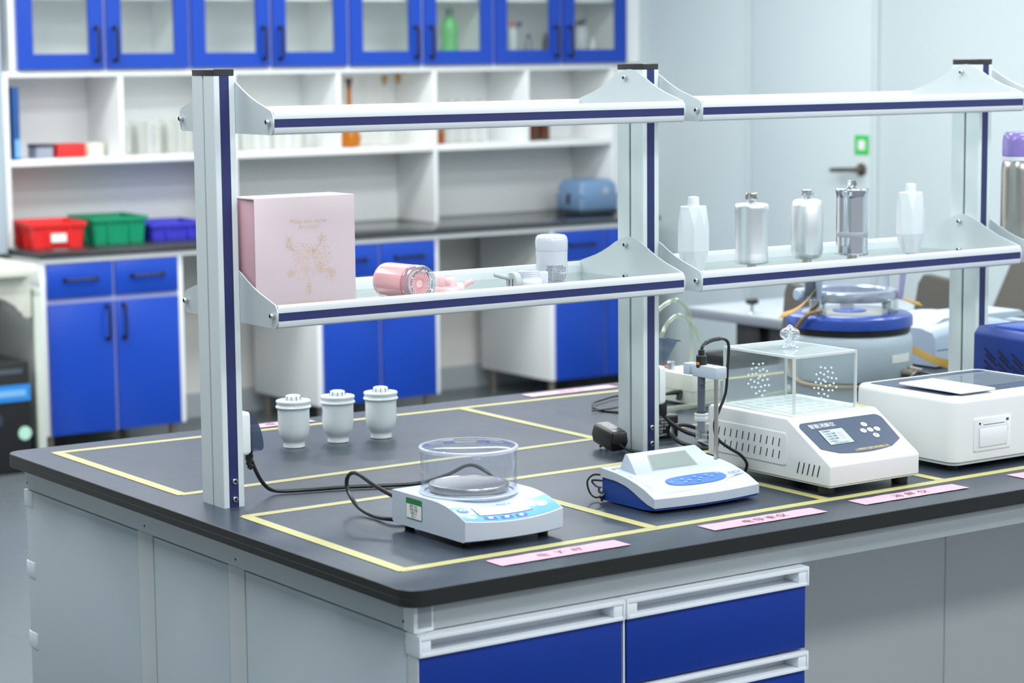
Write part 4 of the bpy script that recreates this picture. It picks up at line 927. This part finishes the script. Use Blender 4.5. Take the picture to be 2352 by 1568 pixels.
# hutch
hu = thing('open_hutch', 'white open pigeonhole shelving standing on the back counter', 'shelving', (0, 5.40, 0))
HX = [1.872, 2.392, 2.930, 3.463, 3.980, 4.507, 5.020]
for i, x in enumerate(HX):
    e = .024 if i in (0, 6) else .020
    if i in (0, 2, 4, 6): part('divider', M().box(x-.012, x-.012+e, 0, .33, .001, .70), 'cabinet_white', hu, bev=.0015)
    else: part('divider', M().box(x-.010, x+.010, .004, .33, .361, .70), 'cabinet_white', hu, bev=.0015)
for a, b in ((0, 2), (2, 4), (4, 6)):
    part('shelf_board', M().box(HX[a]+.012, HX[b]-.012+(.008 if b < 6 else 0)-(.008 if b < 6 else 0), -.002, .33, .335, .3605), 'cabinet_white', hu, bev=.0015)
part('back_board', M().box(HX[0], HX[6]+.012, .331, .348, .001, .725), 'cabinet_white', hu)
part('top_board', M().box(HX[0]-.012, HX[6]+.012, 0, .33, .701, .725), 'cabinet_white', hu, bev=.0015)
part('end_filler', M().box(5.034, XW-.002, .02, .34, -.018, .725), 'cabinet_white', hu)
# wall cabinets
DXs = [1.9215+.397*i for i in range(9)]
def wall_cabinet(i, label):
    x0 = DXs[2*i]-.0; W = .7935
    t = thing('wall_cabinet', label, 'cabinet', (x0, 5.40, .728), 0, 'blue glass-door wall cabinets'); H = .80
    part('carcass', M().box(0, .016, .0, .34, 0, H).box(W-.016, W, .0, .34, 0, H).box(.016, W-.016, .0, .34, 0, .018).box(.016, W-.016, .0, .34, H-.018, H).box(.016, W-.016, .325, .34, .018, H-.018), 'cabinet_white', t)
    part('inner_shelf', M().box(.017, W-.017, .03, .324, .295, .313), 'cabinet_white', t)
    for k in range(2):
        xa = .0065+.397*k; xb = xa+.3815; fw_ = .066; z0, z1 = .004, H-.004
        d = part('door_frame', M().box(xa, xa+fw_, -.018, -.001, z0, z1).box(xb-fw_, xb, -.018, -.001, z0, z1).box(xa+fw_, xb-fw_, -.018, -.001, z0, z0+.064).box(xa+fw_, xb-fw_, -.018, -.001, z1-.064, z1), 'cabinet_blue', t)
        part('pane', M().box(xa+fw_-.008, xb-fw_+.008, -.011, -.008, z0+.056, z1-.056), 'door_glass', d)
        handle(d, (xb-.034 if k == 0 else xa+.034, -.018, .107), True)
    part('gap_strip', M().box(.386, .406, -.0012, .0, .004, H-.004).box(0, .008, -.0012, 0, .004, H-.004).box(W-.008, W, -.0012, 0, .004, H-.004), 'cabinet_gap', t)
for i, lb in enumerate(('blue glass-door wall cabinet at the far left, empty inside', 'blue glass-door wall cabinet above the first post, empty inside', 'blue glass-door wall cabinet holding the green bottle', 'blue glass-door wall cabinet at the right end with small bottles')): wall_cabinet(i, lb)
m = M().box(DXs[8], XW-.002, 5.402, 5.74, .728, 1.528); solo('cabinet_filler', 'white filler panel between the last wall cabinet and the pale wall', 'panel', m, 'cabinet_white')
m = M().box(DXs[0]-.026, DXs[0]-.002, 5.40, 5.74, .728, 1.528); solo('cabinet_end_panel', 'white end panel at the left side of the wall cabinets', 'panel', m, 'cabinet_white')

# bottles in the wall cabinets
ZU = .7465
def bottle(x, y, z, r, h, mt, capmt, label, cat='bottle', group='bottles in the wall cabinets'):
    t = thing('bottle', label, cat, (x, y, z), 0, group)
    part('body', M().lathe([(r*.95, 0), (r, .003), (r, h*.66), (r*.85, h*.76), (r*.42, h*.84), (r*.42, h*.87)], n=20), mt, t, ang=50)
    part('cap', M().lathe([(r*.50, h*.86), (r*.50, h*.99), (r*.45, h)], n=16), capmt, t); return t
t = thing('green_spray_bottle', 'green detergent bottle behind the cabinet glass', 'bottle', (4.160, 5.55, ZU))
part('body', M().lathe([(.040, 0), (.044, .004), (.044, .06), (.036, .10), (.043, .135), (.040, .175), (.022, .205), (.016, .215)], n=24), 'green_bottle', t, ang=60); part('cap', M().lathe([(.019, .213), (.019, .240), (.014, .246)], n=16), 'green_dark', t)
bottle(4.500, 5.52, ZU, .026, .185, 'white_plastic', 'cap_red', 'white bottle with red cap behind the cabinet glass')
bottle(4.570, 5.56, ZU, .030, .185, 'lab_glass', 'cap_blue', 'clear bottle with blue cap behind the cabinet glass')
bottle(4.64, 5.58, ZU, .020, .125, 'box_grey', 'cap_black', 'small grey bottle beside the clear blue-capped one')
bottle(4.725-.04, 5.50, ZU, .018, .130, 'equip_black', 'cap_black', 'small black bottle at the cabinet door edge')
bottle(4.912, 5.53, ZU, .038, .190, 'white_plastic', 'cap_black', 'fat white bottle with black cap in the last cabinet')
bottle(4.985, 5.60, ZU, .030, .200, 'white_plastic', 'cap_blue', 'white bottle with blue cap in the last cabinet')
bottle(5.02-.05, 5.50, ZU, .022, .110, 'cream_paper', 'white_plastic', 'small cream bottle in the last cabinet')

# things on the hutch shelf
ZH = .3610
m = M().box(-.012, .012, 0, .24, 0, .315); t = thing('ring_binder', 'blue ring binder standing at the left end of the open shelf', 'binder', (1.928, 5.43, ZH))
part('spine', M().box(-.014, .014, 0, .003, 0, .30), 'folder_navy', t); part('cover', M().box(-.014, -.010, .003, .25, 0, .30).box(.010, .014, .003, .25, 0, .30), 'folder_navy', t); part('pages', M().box(-.009, .009, .006, .24, .004, .29), 'paper_white', t); part('spine_label', M().box(-.009, .014, -.002, 0, .01, .085), 'folder_sky', t)
t = thing('small_carton', 'small grey instrument box on the open shelf left of the red box', 'box', (2.075, 5.52, ZH)); part('body', M().box(-.038, .038, -.03, .06, 0, .055), 'box_grey', t, bev=.003); part('lid', M().box(-.040, .040, -.032, .062, .046, .060), 'case_dark', t, bev=.002)
t = thing('red_carton', 'bright red carton lying on the open shelf', 'box', (2.198, 5.54, ZH)); part('body', M().box(-.063, .063, -.045, .05, 0, .050), 'box_red', t, bev=.002); part('lid', M().box(-.064, .064, -.046, .051, .050, .058), 'box_red', t, bev=.001)
t = thing('paper_roll', 'cream paper roll on the open shelf right of the red carton', 'roll', (2.325, 5.55, ZH)); part('roll', M().lathe([(.046, 0), (.047, .002), (.047, .055), (.046, .057), (.018, .057), (.018, .01)], n=28), 'cream_paper', t); part('core', M().lathe([(.018, .0), (.018, .058)], n=16, cap=False), 'cabinet_white', t)
def beaker(x, y, r, h, label, grp):
    t = thing('beaker', label, 'beaker', (x, y, ZH), 0, grp)
    part('glass', M().lathe([(r*.92, 0), (r, .004), (r, h*.96), (r*1.06, h), (r*.99, h), (r*.94, h*.96), (r*.94, .006)], n=24, cap=True), 'lab_glass', t, ang=50)
    part('spout', M().add([(-r*1.02, -.008, h*.995), (-r*1.02, .008, h*.995), (-r*1.22, 0, h*1.01), (-r*.99, 0, h*.93)], [(0, 2, 3), (2, 1, 3)]), 'lab_glass', t)
k = 0
for x, y, r, h in ((2.475, 5.50, .034, .125), (2.545, 5.56, .038, .14), (2.615, 5.50, .034, .125), (2.69, 5.56, .040, .145), (2.76, 5.50, .036, .13), (2.84, 5.55, .036, .13)):
    beaker(x, y, r, h, ['first', 'second', 'third', 'fourth', 'fifth', 'sixth'][k]+' clear beaker from the left, left of the first post', 'clear beakers in the second pigeonhole'); k += 1
k = 0
for x, y, r, h in ((2.99, 5.52, .032, .09), (3.07, 5.56, .034, .10), (3.15, 5.51, .030, .08), (3.23, 5.56, .032, .085), (3.31, 5.51, .030, .07), (3.39, 5.55, .030, .07)):
    beaker(x, y, r, h, ['first', 'second', 'third', 'fourth', 'fifth', 'sixth'][k]+' low clear beaker from the left, under the upper rail', 'low clear beakers in the third pigeonhole'); k += 1
def flask(x, y, r, h, mt, capmt, label):
    t = thing('volumetric_flask', label, 'flask', (x, y, ZH), 0, 'volumetric flasks in the fourth pigeonhole')
    part('glass', M().lathe([(r*.6, 0), (r*.9, .006), (r, r*.8), (r*.85, r*1.35), (r*.35, r*1.8), (r*.22, r*2.3), (r*.20, h*.86), (r*.26, h*.88)], n=24), mt, t, ang=60)
    part('stopper', M().lathe([(r*.20, h*.86), (r*.24, h*.92), (r*.34, h*.95), (r*.30, h)], n=16), capmt, t)
flask(3.585, 5.52, .052, .315, 'amber_glass', 'brown_solid', 'amber volumetric flask with brown stopper behind the upper rail')
flask(3.70, 5.58, .048, .32, 'lab_glass', 'lab_glass', 'first clear volumetric flask right of the amber one')
flask(3.79, 5.54, .046, .325, 'lab_glass', 'strap_amber', 'second clear volumetric flask with amber stopper')
flask(3.89, 5.58, .046, .33, 'lab_glass', 'strap_amber', 'third clear volumetric flask with amber stopper')
def jar(x, y, r, h, mt, label):
    t = thing('reagent_bottle', label, 'bottle', (x, y, ZH), 0, 'brown reagent bottles on the open shelf')
    part('body', M().lathe([(r*.95, 0), (r, .003), (r, h*.7), (r*.6, h*.82), (r*.45, h*.86)], n=20), mt, t, ang=50); part('stopper', M().lathe([(r*.45, h*.86), (r*.5, h*.95), (r*.4, h)], n=14), mt, t)
jar(4.070, 5.50, .021, .12, 'amber_solid', 'small amber reagent bottle right of the shelf divider'); jar(4.610, 5.52, .034, .17, 'brown_solid', 'left one of the two dark brown reagent bottles'); jar(4.690, 5.54, .036, .18, 'brown_solid', 'right one of the two dark brown reagent bottles')
k = 0
for x in (4.15, 4.21, 4.27, 4.33):
    t = thing('glass_cylinder', ['first', 'second', 'third', 'fourth'][k]+' clear measuring cylinder right of the amber bottle', 'cylinder', (x, 5.56, ZH), 0, 'clear measuring cylinders on the open shelf'); k += 1
    part('glass', M().lathe([(.020, 0), (.020, .006), (.014, .010), (.014, .20), (.016, .204), (.013, .204), (.013, .012)], n=16), 'lab_glass', t); part('foot', M().lathe([(.026, 0), (.026, .006), (.02, .009)], n=6), 'lab_glass', t)
# crates on the counter
def crate(x, y, w, d, h, mt, label, rz=0.):
    t = thing('crate', label, 'crate', (x, y, 0), rz, 'coloured plastic crates on the back counter')
    tp_ = .010; th = .006
    out0, out1 = rrect(tp_, w-tp_, tp_, d-tp_, .015, 4), rrect(0, w, 0, d, .018, 4); in1, in0 = rrect(th, w-th, th, d-th, .014, 4), rrect(tp_+th, w-tp_-th, tp_+th, d-tp_-th, .012, 4)
    m = M(); m.loft([[(p[0], p[1], z) for p in l] for l, z in ((out0, .001), (out1, h), (in1, h), (in0, .008))]); part('shell', m, mt, t, ang=40)
    rim = M(); rim.loft([[(p[0], p[1], z) for p in rrect(-i, w+i, -i, d+i, .02, 4)] for z, i in ((h-.016, .001), (h-.016, .008), (h, .008), (h, .000))], cap=False); part('rim', rim, mt, t)
    for fx in (.30, .70): part('rib', M().box(w*fx-.004, w*fx+.004, -.004, .012, .004, h-.014), mt, t)
    for fy in (.3, .7): part('rib', M().box(-.004, .012, d*fy-.004, d*fy+.004, .004, h-.014), mt, t)
    part('floor', M().box(.014, w-.014, .014, d-.014, .001, .005), mt, t)
    return t
c = crate(1.912, 5.285, .235, .275, .106, 'crate_red', 'red plastic crate with white label at the left end of the counter', math.radians(-6)); part('crate_label', M().box(.085, .150, -.006, .004, .025, .060), 'paper_white', c)
crate(2.205, 5.325, .245, .285, .112, 'crate_green', 'green plastic crate between the red and the blue crate', math.radians(-4)); crate(2.495, 5.375, .26, .28, .072, 'crate_blue', 'low blue plastic crate right of the green crate', math.radians(-3))
t = thing('instrument_case', 'blue-grey instrument case at the right end of the back counter', 'case', (4.762, 5.325, 0))
part('base', M().box(0, .228, 0, .20, .002, .024), 'case_dark', t, bev=.004)
m = M(); m.loft([[(p[0], p[1], z) for p in rrect(i, .23-i, i, .205-i, .02, 4)] for z, i in ((.024, .002), (.03, -.002), (.090, -.004), (.094, .001), (.135, .004), (.158, .014), (.168, .03))]); part('shell', m, 'case_bluegrey', t, ang=40)
part('side_grip', M().box(-.004, .006, .085, .115, .05, .10), 'slot_dark', t, bev=.003); part('band', M().box(-.001, .231, -.001, .206, .088, .094), 'case_dark', t); part('badge', M().lathe([(.018, -.002), (.018, .001)], .15, 0, .115, n=16, axis='y'), 'machine_grey', t)

# left desk and black equipment
t = thing('side_desk', 'cream desk with curved bracket left of the base cabinets', 'desk', (1.20, 4.86, 0))
part('desk_top', M().box(-.5, .556, 0, .84, -.066, -.022), 'desk_cream', t, bev=.004)
part('leg', M().box(.568, .606, .085, .125, -.85, -.155), 'desk_green', t, bev=.003); part('leg', M().box(.572, .602, .085, .80, -.155, -.125), 'desk_green', t, bev=.003); part('leg', M().box(.568, .606, .76, .80, -.85, -.155), 'desk_green', t, bev=.003)
arc = [(.560, -.067), (.560, -.235), (.545, -.240), (.525, -.235), (.515, -.21)]+[(.22+.295*math.cos(a), -.235+.115*math.sin(a)) for a in [.15+.25*i for i in range(6)]]+[(.24, -.067)]
part('corbel', M().prism(arc, 'y', .09, .12), 'desk_cream', t, bev=.002)
part('rear_panel', M().box(-.5, .60, .80, .83, -.82, -.067), 'chair_dark', t)
t = thing('black_equipment', 'black equipment rack with blue stripe under the side desk', 'equipment', (1.35, 4.90, 0))
part('housing', M().box(0, .372, 0, .5, -.845, -.405), 'equip_black', t, bev=.006); part('top_slot', M().box(.0, .34, -.004, .0, -.450, -.432), 'groove_grey', t); part('blue_strip', M().box(.05, .37, -.006, 0, -.560, -.495), 'equip_blue', t); part('strip_label', M().box(.06, .35, -.008, -.005, -.540, -.515), 'folder_sky', t)
part('round_sticker', M().lathe([(.027, -.004), (.027, 0)], .343, 0, -.690, n=24, axis='y'), 'sticker_mint', t)
for x in (.10, .22): part('gauge', M().lathe([(.03, -.012), (.03, 0), (.024, -.014)], x, 0, -.63, n=20, axis='y'), 'case_dark', t)

# right table, chairs, boxes beyond the bench
t = thing('wall_table', 'white table with grey edge standing beyond the bench at right', 'table', (3.205, 2.07, 0))
part('table_top', M().box(0, .72, 0, .56, -.112, -.100), 'table_white', t, bev=.002); part('edge_band', M().box(-.002, .722, -.002, .562, -.135, -.1125), 'table_edge', t, bev=.002)
for y in (.03, .20): part('leg', M().box(.02, .10, y, y+.12, -.85, -.136), 'equip_black', t, bev=.003)
for y in (.03, .20): part('leg', M().box(.60, .68, y, y+.12, -.85, -.136), 'equip_black', t, bev=.003)
t = thing('table_knob', 'small black screw knob on a stem on the white table', 'knob', (3.245, 2.33, -.100)); part('stem', M().lathe([(.012, 0), (.006, .003), (.006, .03)], n=12), 'steel_screw', t); part('knob', M().lathe([(.010, .03), (.022, .034), (.022, .046), (.016, .050)], n=16), 'equip_black', t)
t = thing('storage_chest', 'low black storage chest on the floor before the white table', 'chest', (3.02, 2.20, 0)); part('chest_body', M().box(0, .17, 0, .12, -.85, -.24), 'equip_black', t, bev=.006); part('chest_lid', M().box(-.005, .175, -.005, .125, -.24, -.212), 'equip_black', t, bev=.004)
def chair(x, y, rz, label, w=.40, top=-.055, lean=.10, wt=None):
    t = thing('office_chair', label, 'chair', (x, y, 0), rz, 'dark chairs beyond the bench'); wt = wt or w
    part('seat', M().loft([[(p[0], p[1], z) for p in rrect(-.22+i, .22-i, -.22+i, .22-i, .06, 4)] for z, i in ((-.43, .02), (-.42, 0), (-.39, 0), (-.37, .02))]), 'chair_dark', t, ang=50)
    ol = [(-w/2, -.33), (w/2, -.33), (w/2, -.25), (wt/2, top-.03), (wt/2-.03, top), (-wt/2+.03, top), (-wt/2, top-.03), (-w/2, -.25)]
    m = M(); m.loft([[(p[0], .18+lean*(p[1]+.32)/.30+o, p[1]) for p in ol] for o in (0, .03)]); part('backrest', m, 'chair_dark', t, bev=.006)
    part('back_post', M().tube(crv([(0, .12, -.42), (0, .21, -.41), (0, .215, -.34), (0, .22, -.28)], 4), .014, 8), 'equip_black', t)
    part('column', M().lathe([(.025, -.75), (.025, -.43)], n=12), 'equip_black', t)
    for k in range(5):
        a = 2*PI*k/5; l = part('leg', M().tube([(0, 0, -.74), (.26*math.cos(a), .26*math.sin(a), -.79)], [.022, .014], 8), 'equip_black', t); part('caster', M().lathe([(.028, -.012), (.028, .012)], .26*math.cos(a), .26*math.sin(a), -.822, n=12, axis='y'), 'equip_black', l)
chair(2.305, 1.36, math.radians(240), 'dark chair with backrest showing left of the upper ring', w=.42, top=.122, lean=.02)
chair(2.85, 1.37, math.radians(247), 'dark chair with backrest showing between the machine and the last post', w=.42, top=.106, lean=.05)
chair(3.41, 1.50, math.radians(267), 'dark chair with leaning backrest at the right picture edge', w=.46, top=.12, lean=.17)
t = thing('grey_cupboard', 'tall grey cupboard standing on the side desk at the left picture edge', 'cupboard', (1.30, 5.36, -.0215))
part('body', M().box(0, .546, .02, .375, 0, 1.50), 'machine_grey', t, bev=.002)
for a in (.004, .276): part('door', M().box(a, a+.266, 0, .019, .004, 1.496), 'machine_grey', t, bev=.002)
